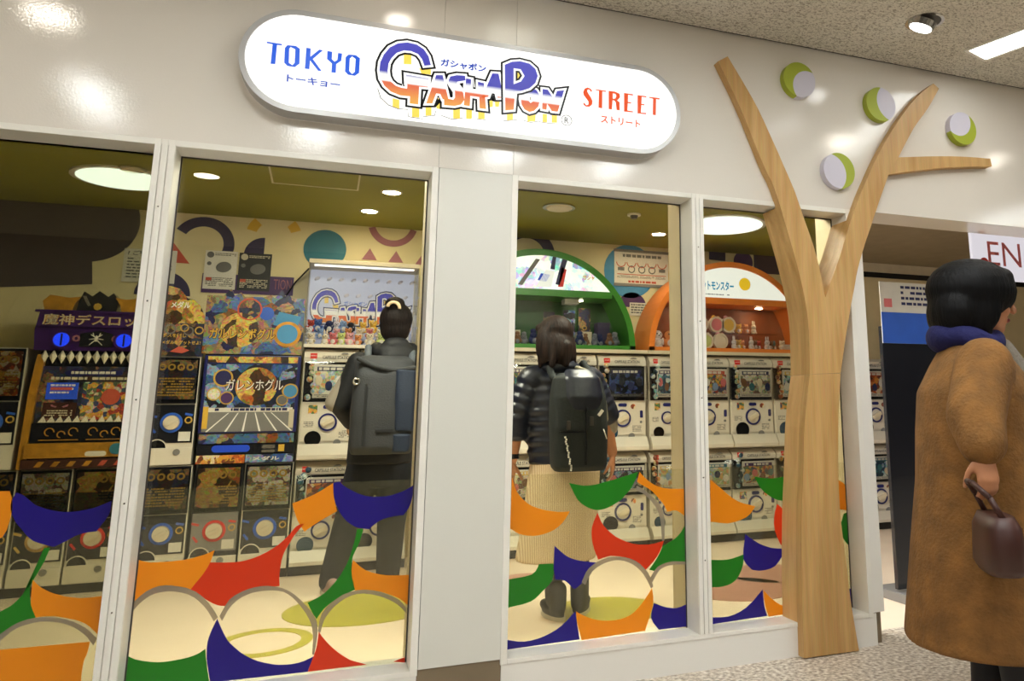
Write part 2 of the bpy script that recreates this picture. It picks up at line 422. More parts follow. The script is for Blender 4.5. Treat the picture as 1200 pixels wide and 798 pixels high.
def fuse(bm, voxel=.01, smooth=4, fac=.5):
    """unite overlapping closed shapes into ONE continuous skin"""
    me = bpy.data.meshes.new('tmp'); bm.to_mesh(me); bm.free()
    o = bpy.data.objects.new('tmp', me); COL.objects.link(o)
    r = o.modifiers.new('r', 'REMESH'); r.mode = 'VOXEL'; r.voxel_size = voxel; r.use_smooth_shade = True
    if smooth: s = o.modifiers.new('s', 'SMOOTH'); s.iterations = smooth; s.factor = fac
    bpy.context.view_layer.update()
    dg = bpy.context.evaluated_depsgraph_get()
    out = bpy.data.meshes.new_from_object(o.evaluated_get(dg), depsgraph=dg)
    bpy.data.objects.remove(o); bpy.data.meshes.remove(me)
    for p in out.polygons: p.use_smooth = True
    return out
_txt = {}
def text_mesh(body, bold=0.0):
    key = (body, bold)
    if key in _txt: return _txt[key].copy()
    cu = bpy.data.curves.new('t', 'FONT'); cu.body = body; cu.size = 1; cu.offset = bold; cu.resolution_u = 2
    o = bpy.data.objects.new('t', cu); COL.objects.link(o); bpy.context.view_layer.update()
    dg = bpy.context.evaluated_depsgraph_get()
    me = bpy.data.meshes.new_from_object(o.evaluated_get(dg), depsgraph=dg)
    bpy.data.objects.remove(o); bpy.data.curves.remove(cu)
    _txt[key] = me; return me.copy()
def text(body, x0, x1, zc, h, y, mat, parent, name='lettering', bold=0.0, label=None):
    """printed words on a plane facing -y, fitted into x0..x1 and height h about zc"""
    me = text_mesh(body, bold)
    xs = [v.co.x for v in me.vertices]; ys = [v.co.y for v in me.vertices]
    if not xs: return None
    ax, bx, ay, by = min(xs), max(xs), min(ys), max(ys)
    for v in me.vertices:
        v.co = Vector((x0+(v.co.x-ax)/(bx-ax)*(x1-x0), y, zc-h/2+(v.co.y-ay)/max(1e-6, by-ay)*h))
    me.materials.clear()
    return mesh_obj(name, me, mat, parent, label=label)
def fill(polys, off=0.0):
    """flat filled outlines (holes by nesting) with an outline offset; returns mesh in x,z"""
    cu = bpy.data.curves.new('f', 'CURVE'); cu.dimensions = '2D'; cu.fill_mode = 'BOTH'; cu.offset = off
    for pts in polys:
        s = cu.splines.new('POLY'); s.points.add(len(pts)-1); s.use_cyclic_u = True
        for i, (x, z) in enumerate(pts): s.points[i].co = (x, z, 0, 1)
    o = bpy.data.objects.new('f', cu); COL.objects.link(o); bpy.context.view_layer.update()
    dg = bpy.context.evaluated_depsgraph_get()
    me = bpy.data.meshes.new_from_object(o.evaluated_get(dg), depsgraph=dg)
    bpy.data.objects.remove(o); bpy.data.curves.remove(cu)
    return me
def flat(name, polys, y, mat, parent, off=0.0, fx=None, label=None, uv=None):
    me = fill(polys, off)
    if uv:
        while me.uv_layers: me.uv_layers.remove(me.uv_layers[0])
        l = me.uv_layers.new(name='UVMap')
        for lp in me.loops:
            v = me.vertices[lp.vertex_index].co; l.data[lp.index].uv = (.5, (v.y-uv[0])/(uv[1]-uv[0]))
    for v in me.vertices:
        x, z = v.co.x, v.co.y
        if fx: x, z = fx(x, z)
        v.co = (x, y, z)
    return mesh_obj(name, me, mat, parent, label=label)
def lines(name, x0, x1, z0, z1, rows, y, mat, parent, seed=1, gap=.45, cell=.012):
    """rows of small print, too small to read"""
    rnd = random.Random(seed); bm = bmesh.new(); rh = (z1-z0)/rows
    for r in range(rows):
        x = x0; zt = z1-r*rh
        while x < x1-cell*.5:
            wd = cell*rnd.uniform(.5, 1.6)
            if rnd.random() < .88:
                xe = min(x1, x+wd)
                vs = [bm.verts.new(p) for p in ((x, y, zt-rh*(1-gap)), (xe, y, zt-rh*(1-gap)), (xe, y, zt), (x, y, zt))]
                bm.faces.new(vs)
            x += wd+cell*.25
    o = bm_obj(name, bm, mat, parent); o['kind'] = 'stuff'; return o

# ================================================================ THE SETTING
ZC, ZI, ZO, ZS = 2.7994, 1.963, 1.9859, .1365      # corridor ceiling, opening head, frame head, sill
YM, YB, ZT = 2.833, 3.258, 2.457                   # machine fronts, back wall, shop ceiling
def struct(name, bm, mat, parent=None, label=None):
    o = bm_obj(name, bm, mat, parent)
    if parent is None: o['kind'] = 'structure'
    if label: o['label'] = label
    return o
fl = struct('floor', B(-7, 9, -6, .2, -.1, 0), 'speckled_floor', label='speckled beige floor of the corridor')
fi = struct('floor', B(-7, 9, .2, 3.3, -.1, 0), 'beige_floor', label='smooth beige floor inside the shop')
struct('ceiling', B(-7, 9, -6, -.014, ZC, ZC+.1), 'rock_ceiling', label='rough fissured ceiling of the corridor')
struct('trim_1', B(-7, 9, -.012, .05, ZC+.004, ZC+.03), 'dark_gap', label='dark joint between wall and corridor ceiling')
def slab(pts, z0, z1):
    bm = bmesh.new(); a = [bm.verts.new((x, y, z0)) for x, y in pts]; c = [bm.verts.new((x, y, z1)) for x, y in pts]; n = len(pts)
    bm.faces.new(a); bm.faces.new(c[::-1])
    for i in range(n): bm.faces.new((a[i], c[i], c[(i+1) % n], a[(i+1) % n]))
    bmesh.ops.recalc_face_normals(bm, faces=bm.faces); return bm
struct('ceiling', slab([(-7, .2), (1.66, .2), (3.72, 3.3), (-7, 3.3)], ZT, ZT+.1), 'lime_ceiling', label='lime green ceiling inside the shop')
struct('ceiling', slab([(1.66, .2), (9, .2), (9, 3.3), (3.72, 3.3)], ZT, ZT+.1), 'dim_ceiling_taupe', label='ceiling behind the entrance, its dimness painted taupe')  # dimmer stretch of the lime ceiling, its shade put into the colour
wb = struct('wall_back', B(-7, 9, YB, YB+.1, 0, ZT), 'cream_wall', label='cream back wall with coloured shapes')
struct('wall_left', B(-7, -6.9, -6, 3.3, 0, ZC), 'corridor_wall'); struct('wall_right', B(9, 9.1, -6, 3.3, 0, ZC), 'corridor_wall')
struct('wall_opposite', B(-7, 9, -6.1, -6, 0, ZC), 'dark_hall')
wf = bpy.data.objects.new('wall_front', None); COL.objects.link(wf); wf['kind'] = 'structure'; wf['label'] = 'glossy off-white shop front'
edges = [-7, -3.6, -.321, -.0212, 3.4, 6, 9]
for a, c in zip(edges, edges[1:]):                                   # header panels with hairline joints
    bm_obj('panel', B(a+.0003, c-.0003, 0, .2, ZO, ZC+.05, bev=.0008), 'gloss_white', wf)
bm_obj('panel', B(-.3164, -.0252, 0, .2, .138, ZO-.0006), 'column_white', wf)       # column between the windows
bm_obj('panel', B(-7, -.321, 0, .2, 0, ZS-.004), 'matt_white', wf); bm_obj('panel', B(-.0212, 1.262, 0, .2, 0, ZS-.004), 'matt_white', wf)
bm_obj('panel', B(1.528, 1.655, 0, .2, 0, ZS-.004), 'matt_white', wf); bm_obj('panel', B(1.618, 1.70, 0, .2, ZS, ZO-.0006), 'matt_white', wf)
struct('baseboard_front', B(-.3205, -.0215, .004, .2, 0, .138), 'brown_base', label='brown baseboard under the white column')

bm_obj('base_return', B(1.6555, 1.70, .03, .2, 0, ZS-.001), 'brown_base', wf)
# ---- windows: frames, panes and the film shapes stuck on the panes
FILM = dict(o='film_orange', r='film_red', g='film_green', n='film_navy')
FNAME = dict(o='orange', r='red', g='green', n='navy blue')
def window(name, x0, x1, mulls, label, jl, jr):
    r = bpy.data.objects.new(name, None); COL.objects.link(r); r['kind'] = 'structure'; r['label'] = label
    bm_obj('head', B(x0, x1, -.004, .118, ZI, ZO, bev=.002), 'frame_white', r)
    bm_obj('sill', B(x0, x1, -.003, .118, ZS-.018, ZS, bev=.002), 'frame_white', r)
    if jl: bm_obj('jamb', B(x0-.0255, x0, -.004, .124, ZS-.018, ZO, bev=.002), 'frame_white', r)
    if jr: bm_obj('jamb', B(x1, x1+.0255, -.004, .124, ZS-.018, ZO, bev=.002), 'frame_white', r)
    for a, c in mulls:
        t = (c-a)/3
        bm = B(a, c, .002, .118, ZS, ZI+.02)
        for i in range(3): box(bm, a+i*t+.0012, a+(i+1)*t-.0012, -.0055, .004, ZS+.0005, ZO-.001, bev=.0012)
        bmesh.ops.recalc_face_normals(bm, faces=bm.faces)
        mu = bm_obj('mullion', bm, 'frame_white', r)
        s = bmesh.new()
        for z in (.42, .75, 1.08, 1.41, 1.74): cyl_y(s, (a+c)/2, -.0066, -.005, z, .0028, 10)
        bm_obj('screw', s, 'lamp_metal', mu)['kind'] = 'stuff'
    for a, c in (list(mulls) if jl else [])+([(x1, x1+.027)] if jr else []):
        bm_obj('inner_jamb', B(a+.001, c-.001, .1275, .262, .0, ZT-.001), 'jamb_beige', r)
    xs = [x0]+[v for m_ in mulls for v in m_]+[x1]; panes = []
    for i in range(0, len(xs), 2):
        panes.append(bm_obj('glass_pane', B(xs[i]-.004, xs[i+1]+.004, .120, .126, ZS-.01, ZI+.01), 'glass', r))
    # dark glazing gasket round each pane
    for i in range(0, len(xs), 2):
        a, c = xs[i], xs[i+1]; bm = bmesh.new()
        box(bm, a, c, .1165, .1195, ZI-.006, ZI); box(bm, a, a+.005, .1165, .1195, ZS, ZI-.006); box(bm, c-.005, c, .1165, .1195, ZS, ZI-.006)
        bm_obj('gasket', bm, 'lamp_dark', r)
    return r, panes
w1, pn1 = window('window_1', -5.0, -.3443, [(-1.2913, -1.2255), (-3.4, -3.334)], 'left shop window of two large panes', 0, 1)
pn1 = sorted(pn1, key=lambda o: min(v.co.x for v in o.data.vertices))
w2, pn2 = window('window_2', 0.0, 1.614, [(.7832, .8431)], 'right shop window beside the wooden tree', 1, 1)
YF = .1185
def stick(pane, polys, k=1):
    for c, pts in polys:
        o = bm_obj('film_shape', P(pts, YF-.0006, YF), FILM[c], pane)
        o['label'] = '%s translucent film shape on the pane' % FNAME[c]
def frost(pane, x0, x1, z1): bm_obj('frosted_film', B(x0, x1, .1266, .1272, ZS, z1), 'film_frost', pane)
def rim(pane, segs):
    for pts in segs: bm_obj('film_rim', P(pts, YF-.0012, YF-.0007), 'film_grey', pane)
stick(pn1[1], [
 ('n', [(-1.582,0.789),(-1.577,0.787),(-1.571,0.784),(-1.562,0.779),(-1.552,0.77),(-1.539,0.758),(-1.526,0.747),(-1.511,0.74),(-1.495,0.733),(-1.479,0.728),(-1.462,0.724),(-1.444,0.721),(-1.426,0.721),(-1.406,0.722),(-1.385,0.726),(-1.366,0.73),(-1.347,0.737),(-1.33,0.745),(-1.318,0.75),(-1.318,0.739),(-1.318,0.723),(-1.321,0.706),(-1.33,0.688),(-1.342,0.669),(-1.35,0.655),(-1.362,0.654),(-1.379,0.653),(-1.395,0.65),(-1.408,0.644),(-1.42,0.637),(-1.431,0.63),(-1.443,0.624),(-1.455,0.618),(-1.463,0.614),(-1.478,0.619),(-1.501,0.627),(-1.52,0.636),(-1.533,0.647),(-1.544,0.66),(-1.553,0.672),(-1.563,0.684),(-1.572,0.695),(-1.579,0.708),(-1.586,0.722),(-1.591,0.737),(-1.593,0.751),(-1.591,0.765),(-1.586,0.779)]),
 ('o', [(-1.669,0.797),(-1.6,0.794),(-1.597,0.785),(-1.592,0.773),(-1.589,0.759),(-1.587,0.746),(-1.586,0.733),(-1.588,0.717),(-1.59,0.696),(-1.594,0.673),(-1.602,0.654),(-1.617,0.645),(-1.635,0.64),(-1.649,0.637)]),
 ('g', [(-1.488,0.613),(-1.472,0.612),(-1.475,0.601),(-1.479,0.586),(-1.483,0.571),(-1.49,0.553),(-1.498,0.535),(-1.503,0.522),(-1.509,0.51),(-1.518,0.494),(-1.527,0.478),(-1.535,0.466),(-1.544,0.455),(-1.555,0.444),(-1.573,0.433),(-1.593,0.423),(-1.608,0.417),(-1.596,0.315),(-1.582,0.332),(-1.563,0.356),(-1.547,0.374),(-1.536,0.382),(-1.529,0.385),(-1.52,0.388),(-1.508,0.393),(-1.495,0.398),(-1.486,0.402),(-1.491,0.413),(-1.498,0.428),(-1.504,0.443),(-1.507,0.457),(-1.51,0.472),(-1.511,0.485),(-1.512,0.499),(-1.511,0.513),(-1.51,0.522),(-1.507,0.535),(-1.502,0.554),(-1.498,0.572),(-1.494,0.588),(-1.491,0.603)]),
 ('o', [(-1.508,0.518),(-1.502,0.511),(-1.493,0.501),(-1.482,0.491),(-1.468,0.482),(-1.452,0.473),(-1.435,0.466),(-1.416,0.459),(-1.395,0.454),(-1.374,0.45),(-1.351,0.449),(-1.328,0.45),(-1.312,0.451),(-1.313,0.333),(-1.322,0.343),(-1.336,0.358),(-1.35,0.37),(-1.365,0.378),(-1.381,0.385),(-1.397,0.39),(-1.412,0.395),(-1.427,0.399),(-1.442,0.402),(-1.459,0.403),(-1.475,0.403),(-1.486,0.402),(-1.491,0.412),(-1.498,0.426),(-1.504,0.443),(-1.506,0.468),(-1.507,0.497)]),
 ('o', [(-1.623,0.317),(-1.333,0.314),(-1.333,0.307),(-1.334,0.297),(-1.335,0.286),(-1.338,0.274),(-1.342,0.262),(-1.344,0.246),(-1.345,0.221),(-1.344,0.193),(-1.344,0.172),(-1.61,0.207)]),
])
rim(pn1[1], [[(-1.599,0.34),(-1.585,0.352),(-1.566,0.368),(-1.548,0.382),(-1.534,0.39),(-1.521,0.395),(-1.507,0.399),(-1.492,0.401),(-1.477,0.402),(-1.461,0.401),(-1.442,0.399),(-1.423,0.394),(-1.404,0.388),(-1.385,0.38),(-1.366,0.369),(-1.349,0.358),(-1.334,0.344),(-1.322,0.33),(-1.314,0.321),(-1.322,0.302),(-1.33,0.313),(-1.341,0.328),(-1.355,0.342),(-1.369,0.354),(-1.385,0.365),(-1.403,0.374),(-1.421,0.381),(-1.441,0.385),(-1.459,0.388),(-1.475,0.389),(-1.491,0.387),(-1.505,0.384),(-1.519,0.381),(-1.532,0.375),(-1.546,0.366),(-1.564,0.349),(-1.582,0.33),(-1.596,0.315)]])
stick(pn1[2], [
 ('o', [(-1.244,0.566),(-1.231,0.56),(-1.211,0.551),(-1.187,0.545),(-1.157,0.544),(-1.122,0.544),(-1.09,0.546),(-1.066,0.549),(-1.047,0.554),(-1.03,0.558),(-1.016,0.563),(-1.006,0.568),(-0.999,0.571),(-1.002,0.557),(-1.007,0.537),(-1.015,0.516),(-1.03,0.491),(-1.049,0.465),(-1.062,0.447),(-1.077,0.448),(-1.099,0.45),(-1.119,0.45),(-1.137,0.449),(-1.154,0.447),(-1.17,0.443),(-1.184,0.438),(-1.197,0.432),(-1.209,0.426),(-1.223,0.42),(-1.236,0.414),(-1.245,0.41)]),
 ('r', [(-1.009,0.532),(-0.991,0.53),(-0.966,0.528),(-0.942,0.527),(-0.92,0.527),(-0.9,0.53),(-0.879,0.535),(-0.857,0.543),(-0.835,0.553),(-0.816,0.564),(-0.801,0.574),(-0.789,0.585),(-0.777,0.596),(-0.766,0.609),(-0.756,0.623),(-0.747,0.633),(-0.737,0.639),(-0.727,0.641),(-0.72,0.642),(-0.729,0.632),(-0.741,0.616),(-0.753,0.599),(-0.763,0.58),(-0.774,0.56),(-0.782,0.54),(-0.786,0.52),(-0.788,0.5),(-0.789,0.481),(-0.789,0.463),(-0.787,0.447),(-0.786,0.436),(-0.8,0.436),(-0.82,0.435),(-0.839,0.434),(-0.855,0.432),(-0.871,0.43),(-0.886,0.426),(-0.9,0.419),(-0.913,0.412),(-0.924,0.404),(-0.933,0.397),(-0.941,0.39),(-0.946,0.386),(-0.952,0.386),(-0.962,0.387),(-0.973,0.39),(-0.988,0.397),(-1.004,0.407),(-1.018,0.417),(-1.028,0.425),(-1.036,0.433),(-1.043,0.44),(-1.05,0.444),(-1.058,0.446),(-1.062,0.447),(-1.054,0.458),(-1.043,0.473),(-1.032,0.488),(-1.023,0.504),(-1.014,0.52)]),
 ('o', [(-0.765,0.714),(-0.746,0.72),(-0.72,0.73),(-0.695,0.741),(-0.671,0.754),(-0.648,0.769),(-0.632,0.779),(-0.631,0.766),(-0.629,0.748),(-0.627,0.729),(-0.622,0.71),(-0.617,0.692),(-0.613,0.679),(-0.629,0.67),(-0.651,0.658),(-0.671,0.646),(-0.69,0.634),(-0.707,0.622),(-0.718,0.614),(-0.725,0.624),(-0.735,0.639),(-0.744,0.655),(-0.752,0.675),(-0.76,0.698)]),
 ('n', [(-0.632,0.779),(-0.632,0.765),(-0.63,0.745),(-0.626,0.725),(-0.618,0.703),(-0.607,0.68),(-0.594,0.66),(-0.58,0.644),(-0.564,0.631),(-0.548,0.621),(-0.53,0.615),(-0.512,0.611),(-0.499,0.609),(-0.489,0.618),(-0.475,0.629),(-0.46,0.639),(-0.445,0.644),(-0.43,0.647),(-0.415,0.65),(-0.401,0.651),(-0.388,0.652),(-0.379,0.652),(-0.372,0.662),(-0.362,0.676),(-0.355,0.693),(-0.35,0.716),(-0.348,0.741),(-0.346,0.76),(-0.358,0.753),(-0.374,0.744),(-0.392,0.736),(-0.409,0.731),(-0.426,0.726),(-0.446,0.723),(-0.469,0.723),(-0.495,0.724),(-0.519,0.728),(-0.542,0.737),(-0.564,0.748),(-0.583,0.759),(-0.596,0.768),(-0.605,0.777),(-0.611,0.783)]),
 ('g', [(-0.541,0.612),(-0.519,0.611),(-0.521,0.599),(-0.525,0.583),(-0.529,0.566),(-0.536,0.549),(-0.544,0.531),(-0.549,0.519),(-0.551,0.506),(-0.552,0.488),(-0.552,0.471),(-0.549,0.455),(-0.545,0.439),(-0.541,0.426),(-0.539,0.415),(-0.537,0.407),(-0.535,0.402),(-0.549,0.397),(-0.567,0.39),(-0.586,0.382),(-0.603,0.371),(-0.621,0.359),(-0.635,0.348),(-0.645,0.335),(-0.653,0.323),(-0.658,0.314),(-0.663,0.322),(-0.67,0.332),(-0.676,0.343),(-0.682,0.354),(-0.687,0.364),(-0.691,0.372),(-0.677,0.378),(-0.657,0.387),(-0.638,0.399),(-0.621,0.415),(-0.605,0.433),(-0.59,0.452),(-0.579,0.472),(-0.569,0.492),(-0.563,0.507),(-0.559,0.52),(-0.554,0.539),(-0.549,0.559),(-0.545,0.578),(-0.542,0.598)]),
 ('o', [(-0.548,0.505),(-0.538,0.495),(-0.522,0.48),(-0.504,0.467),(-0.482,0.457),(-0.458,0.449),(-0.432,0.443),(-0.401,0.44),(-0.368,0.438),(-0.345,0.438),(-0.349,0.332),(-0.357,0.339),(-0.368,0.349),(-0.382,0.359),(-0.402,0.369),(-0.425,0.379),(-0.446,0.387),(-0.466,0.391),(-0.484,0.394),(-0.5,0.396),(-0.514,0.397),(-0.527,0.398),(-0.535,0.399),(-0.54,0.413),(-0.546,0.433),(-0.55,0.453),(-0.551,0.472),(-0.55,0.492)]),
 ('g', [(-1.251,0.278),(-1.239,0.269),(-1.221,0.257),(-1.202,0.246),(-1.181,0.239),(-1.158,0.233),(-1.135,0.229),(-1.112,0.228),(-1.09,0.229),(-1.069,0.231),(-1.052,0.233),(-1.038,0.236),(-1.025,0.24),(-1.014,0.245),(-1.006,0.251),(-1.0,0.255),(-0.998,0.245),(-0.996,0.23),(-0.992,0.212),(-0.988,0.19),(-0.982,0.165),(-0.978,0.147),(-1.25,0.159)]),
 ('n', [(-0.972,0.347),(-0.978,0.333),(-0.986,0.312),(-0.992,0.293),(-0.995,0.276),(-0.996,0.26),(-0.995,0.245),(-0.994,0.228),(-0.991,0.212),(-0.987,0.196),(-0.983,0.178),(-0.979,0.159),(-0.975,0.147),(-0.675,0.144),(-0.673,0.152),(-0.669,0.164),(-0.665,0.174),(-0.663,0.181),(-0.661,0.187),(-0.66,0.192),(-0.672,0.187),(-0.688,0.181),(-0.706,0.177),(-0.727,0.175),(-0.749,0.176),(-0.771,0.178),(-0.793,0.183),(-0.815,0.19),(-0.837,0.198),(-0.857,0.208),(-0.876,0.22),(-0.894,0.233),(-0.91,0.248),(-0.925,0.263),(-0.937,0.278),(-0.946,0.294),(-0.954,0.309),(-0.96,0.322),(-0.965,0.332),(-0.969,0.341)]),
 ('r', [(-0.648,0.274),(-0.649,0.26),(-0.65,0.24),(-0.652,0.222),(-0.654,0.211),(-0.657,0.202),(-0.66,0.192),(-0.666,0.175),(-0.671,0.157),(-0.675,0.144),(-0.481,0.144),(-0.496,0.15),(-0.518,0.158),(-0.539,0.167),(-0.557,0.179),(-0.576,0.193),(-0.592,0.207),(-0.606,0.22),(-0.618,0.233),(-0.628,0.245),(-0.637,0.256),(-0.644,0.267)]),
 ('r', [(-0.389,0.143),(-0.35,0.154),(-0.349,0.135)]),
])
rim(pn1[2], [[(-1.25,0.367),(-1.243,0.384),(-1.232,0.407),(-1.22,0.427),(-1.205,0.442),(-1.189,0.455),(-1.172,0.463),(-1.156,0.468),(-1.139,0.469),(-1.121,0.467),(-1.098,0.462),(-1.073,0.455),(-1.051,0.444),(-1.032,0.431),(-1.015,0.415),(-1.001,0.399),(-0.988,0.381),(-0.977,0.364),(-0.97,0.351),(-0.982,0.34),(-0.99,0.354),(-1.002,0.374),(-1.016,0.392),(-1.031,0.408),(-1.047,0.422),(-1.065,0.433),(-1.085,0.441),(-1.106,0.446),(-1.126,0.449),(-1.145,0.448),(-1.161,0.446),(-1.177,0.44),(-1.192,0.43),(-1.205,0.418),(-1.217,0.403),(-1.229,0.385),(-1.238,0.365),(-1.245,0.351)],
 [(-0.966,0.355),(-0.96,0.369),(-0.951,0.388),(-0.94,0.406),(-0.924,0.418),(-0.906,0.427),(-0.887,0.434),(-0.866,0.439),(-0.845,0.441),(-0.823,0.44),(-0.801,0.436),(-0.778,0.429),(-0.756,0.418),(-0.734,0.402),(-0.713,0.382),(-0.694,0.362),(-0.679,0.343),(-0.666,0.325),(-0.657,0.307),(-0.653,0.29),(-0.652,0.273),(-0.652,0.256),(-0.654,0.235),(-0.656,0.213),(-0.658,0.198),(-0.665,0.199),(-0.665,0.217),(-0.665,0.242),(-0.667,0.266),(-0.67,0.284),(-0.675,0.301),(-0.683,0.318),(-0.696,0.34),(-0.713,0.363),(-0.729,0.382),(-0.743,0.396),(-0.757,0.407),(-0.772,0.416),(-0.791,0.421),(-0.81,0.424),(-0.83,0.425),(-0.849,0.424),(-0.868,0.422),(-0.885,0.417),(-0.902,0.41),(-0.917,0.4),(-0.93,0.388),(-0.942,0.371),(-0.951,0.351),(-0.957,0.338)],
 [(-0.651,0.273),(-0.65,0.288),(-0.648,0.31),(-0.642,0.331),(-0.63,0.349),(-0.613,0.365),(-0.594,0.378),(-0.574,0.389),(-0.551,0.396),(-0.526,0.4),(-0.5,0.399),(-0.472,0.394),(-0.446,0.387),(-0.423,0.377),(-0.401,0.366),(-0.382,0.354),(-0.368,0.342),(-0.358,0.329),(-0.352,0.32),(-0.352,0.303),(-0.361,0.313),(-0.374,0.328),(-0.391,0.342),(-0.41,0.354),(-0.432,0.365),(-0.455,0.374),(-0.478,0.381),(-0.503,0.386),(-0.526,0.387),(-0.547,0.383),(-0.567,0.375),(-0.585,0.364),(-0.602,0.351),(-0.617,0.334),(-0.629,0.317),(-0.636,0.299),(-0.64,0.28),(-0.642,0.268)]])
stick(pn2[0], [
 ('g', [(0.265,0.742),(0.28,0.738),(0.302,0.733),(0.324,0.729),(0.343,0.728),(0.362,0.729),(0.384,0.732),(0.409,0.737),(0.438,0.743),(0.468,0.75),(0.504,0.759),(0.541,0.768),(0.568,0.775),(0.562,0.76),(0.553,0.74),(0.542,0.719),(0.526,0.699),(0.506,0.68),(0.493,0.666),(0.48,0.659),(0.462,0.649),(0.444,0.641),(0.428,0.635),(0.412,0.631),(0.396,0.629),(0.38,0.63),(0.364,0.634),(0.348,0.64),(0.332,0.649),(0.316,0.66),(0.301,0.675),(0.287,0.698),(0.274,0.724)]),
 ('o', [(0.029,0.773),(0.034,0.759),(0.04,0.739),(0.049,0.719),(0.062,0.701),(0.078,0.684),(0.095,0.67),(0.113,0.659),(0.132,0.652),(0.152,0.645),(0.174,0.639),(0.198,0.635),(0.22,0.631),(0.24,0.63),(0.257,0.63),(0.269,0.631),(0.262,0.619),(0.251,0.603),(0.238,0.587),(0.223,0.575),(0.206,0.564),(0.187,0.556),(0.165,0.55),(0.142,0.546),(0.12,0.545),(0.1,0.547),(0.081,0.551),(0.064,0.556),(0.049,0.564),(0.036,0.573),(0.026,0.579)]),
 ('o', [(0.574,0.774),(0.584,0.763),(0.6,0.748),(0.618,0.733),(0.635,0.722),(0.655,0.712),(0.681,0.704),(0.719,0.699),(0.763,0.697),(0.795,0.695),(0.792,0.574),(0.779,0.584),(0.761,0.598),(0.744,0.608),(0.727,0.61),(0.71,0.607),(0.699,0.605),(0.695,0.613),(0.689,0.626),(0.68,0.64),(0.666,0.657),(0.648,0.676),(0.63,0.693),(0.612,0.706),(0.594,0.716),(0.58,0.723),(0.571,0.729),(0.566,0.733),(0.562,0.735)]),
 ('r', [(0.388,0.619),(0.381,0.605),(0.371,0.585),(0.364,0.564),(0.362,0.543),(0.363,0.521),(0.367,0.499),(0.374,0.476),(0.384,0.452),(0.391,0.436),(0.404,0.439),(0.424,0.443),(0.444,0.446),(0.464,0.444),(0.485,0.441),(0.504,0.436),(0.521,0.429),(0.537,0.42),(0.553,0.41),(0.57,0.4),(0.587,0.388),(0.599,0.38),(0.614,0.393),(0.634,0.411),(0.652,0.43),(0.665,0.451),(0.675,0.473),(0.682,0.489),(0.665,0.486),(0.64,0.481),(0.615,0.479),(0.591,0.48),(0.566,0.482),(0.541,0.487),(0.516,0.496),(0.491,0.507),(0.468,0.519),(0.448,0.534),(0.429,0.55),(0.414,0.566),(0.402,0.585),(0.393,0.605)]),
 ('g', [(0.792,0.577),(0.786,0.564),(0.778,0.545),(0.768,0.528),(0.759,0.516),(0.748,0.506),(0.735,0.496),(0.716,0.486),(0.693,0.476),(0.678,0.469),(0.671,0.458),(0.662,0.441),(0.652,0.425),(0.639,0.408),(0.624,0.391),(0.614,0.379),(0.639,0.371),(0.65,0.38),(0.667,0.392),(0.689,0.4),(0.722,0.402),(0.761,0.4),(0.789,0.398)]),
 ('n', [(0.207,0.502),(0.22,0.49),(0.238,0.474),(0.257,0.459),(0.275,0.45),(0.294,0.443),(0.315,0.437),(0.34,0.432),(0.366,0.428),(0.385,0.425),(0.378,0.414),(0.367,0.399),(0.356,0.383),(0.343,0.369),(0.328,0.356),(0.315,0.345),(0.305,0.338),(0.296,0.334),(0.29,0.331),(0.28,0.341),(0.266,0.355),(0.252,0.366),(0.238,0.371),(0.223,0.373),(0.212,0.374),(0.21,0.387),(0.207,0.406),(0.205,0.427),(0.205,0.453),(0.206,0.481)]),
 ('g', [(0.023,0.39),(0.049,0.392),(0.087,0.395),(0.117,0.401),(0.132,0.412),(0.14,0.426),(0.144,0.437),(0.204,0.435),(0.204,0.419),(0.205,0.396),(0.201,0.375),(0.191,0.361),(0.178,0.349),(0.163,0.337),(0.149,0.324),(0.133,0.311),(0.114,0.301),(0.084,0.294),(0.049,0.29),(0.025,0.287)]),
 ('o', [(0.626,0.307),(0.628,0.293),(0.631,0.274),(0.631,0.253),(0.627,0.232),(0.619,0.211),(0.612,0.191),(0.605,0.172),(0.598,0.156),(0.594,0.144),(0.323,0.138),(0.318,0.155),(0.311,0.179),(0.305,0.201),(0.302,0.22),(0.3,0.236),(0.299,0.248),(0.305,0.243),(0.315,0.237),(0.328,0.23),(0.344,0.222),(0.364,0.214),(0.386,0.207),(0.408,0.202),(0.432,0.199),(0.456,0.198),(0.48,0.199),(0.505,0.203),(0.528,0.21),(0.547,0.221),(0.565,0.236),(0.582,0.252),(0.599,0.272),(0.615,0.292)]),
 ('n', [(0.02,0.173),(0.039,0.168),(0.067,0.161),(0.095,0.158),(0.121,0.159),(0.146,0.163),(0.171,0.169),(0.194,0.177),(0.216,0.186),(0.237,0.198),(0.259,0.215),(0.281,0.234),(0.296,0.248),(0.298,0.233),(0.302,0.211),(0.305,0.191),(0.309,0.172),(0.312,0.154),(0.315,0.142),(0.02,0.137)]),
 ('n', [(0.788,0.231),(0.775,0.227),(0.756,0.221),(0.737,0.218),(0.72,0.219),(0.704,0.222),(0.687,0.226),(0.667,0.233),(0.648,0.241),(0.634,0.247),(0.629,0.232),(0.622,0.21),(0.621,0.19),(0.63,0.171),(0.644,0.154),(0.655,0.142),(0.786,0.141)]),
])
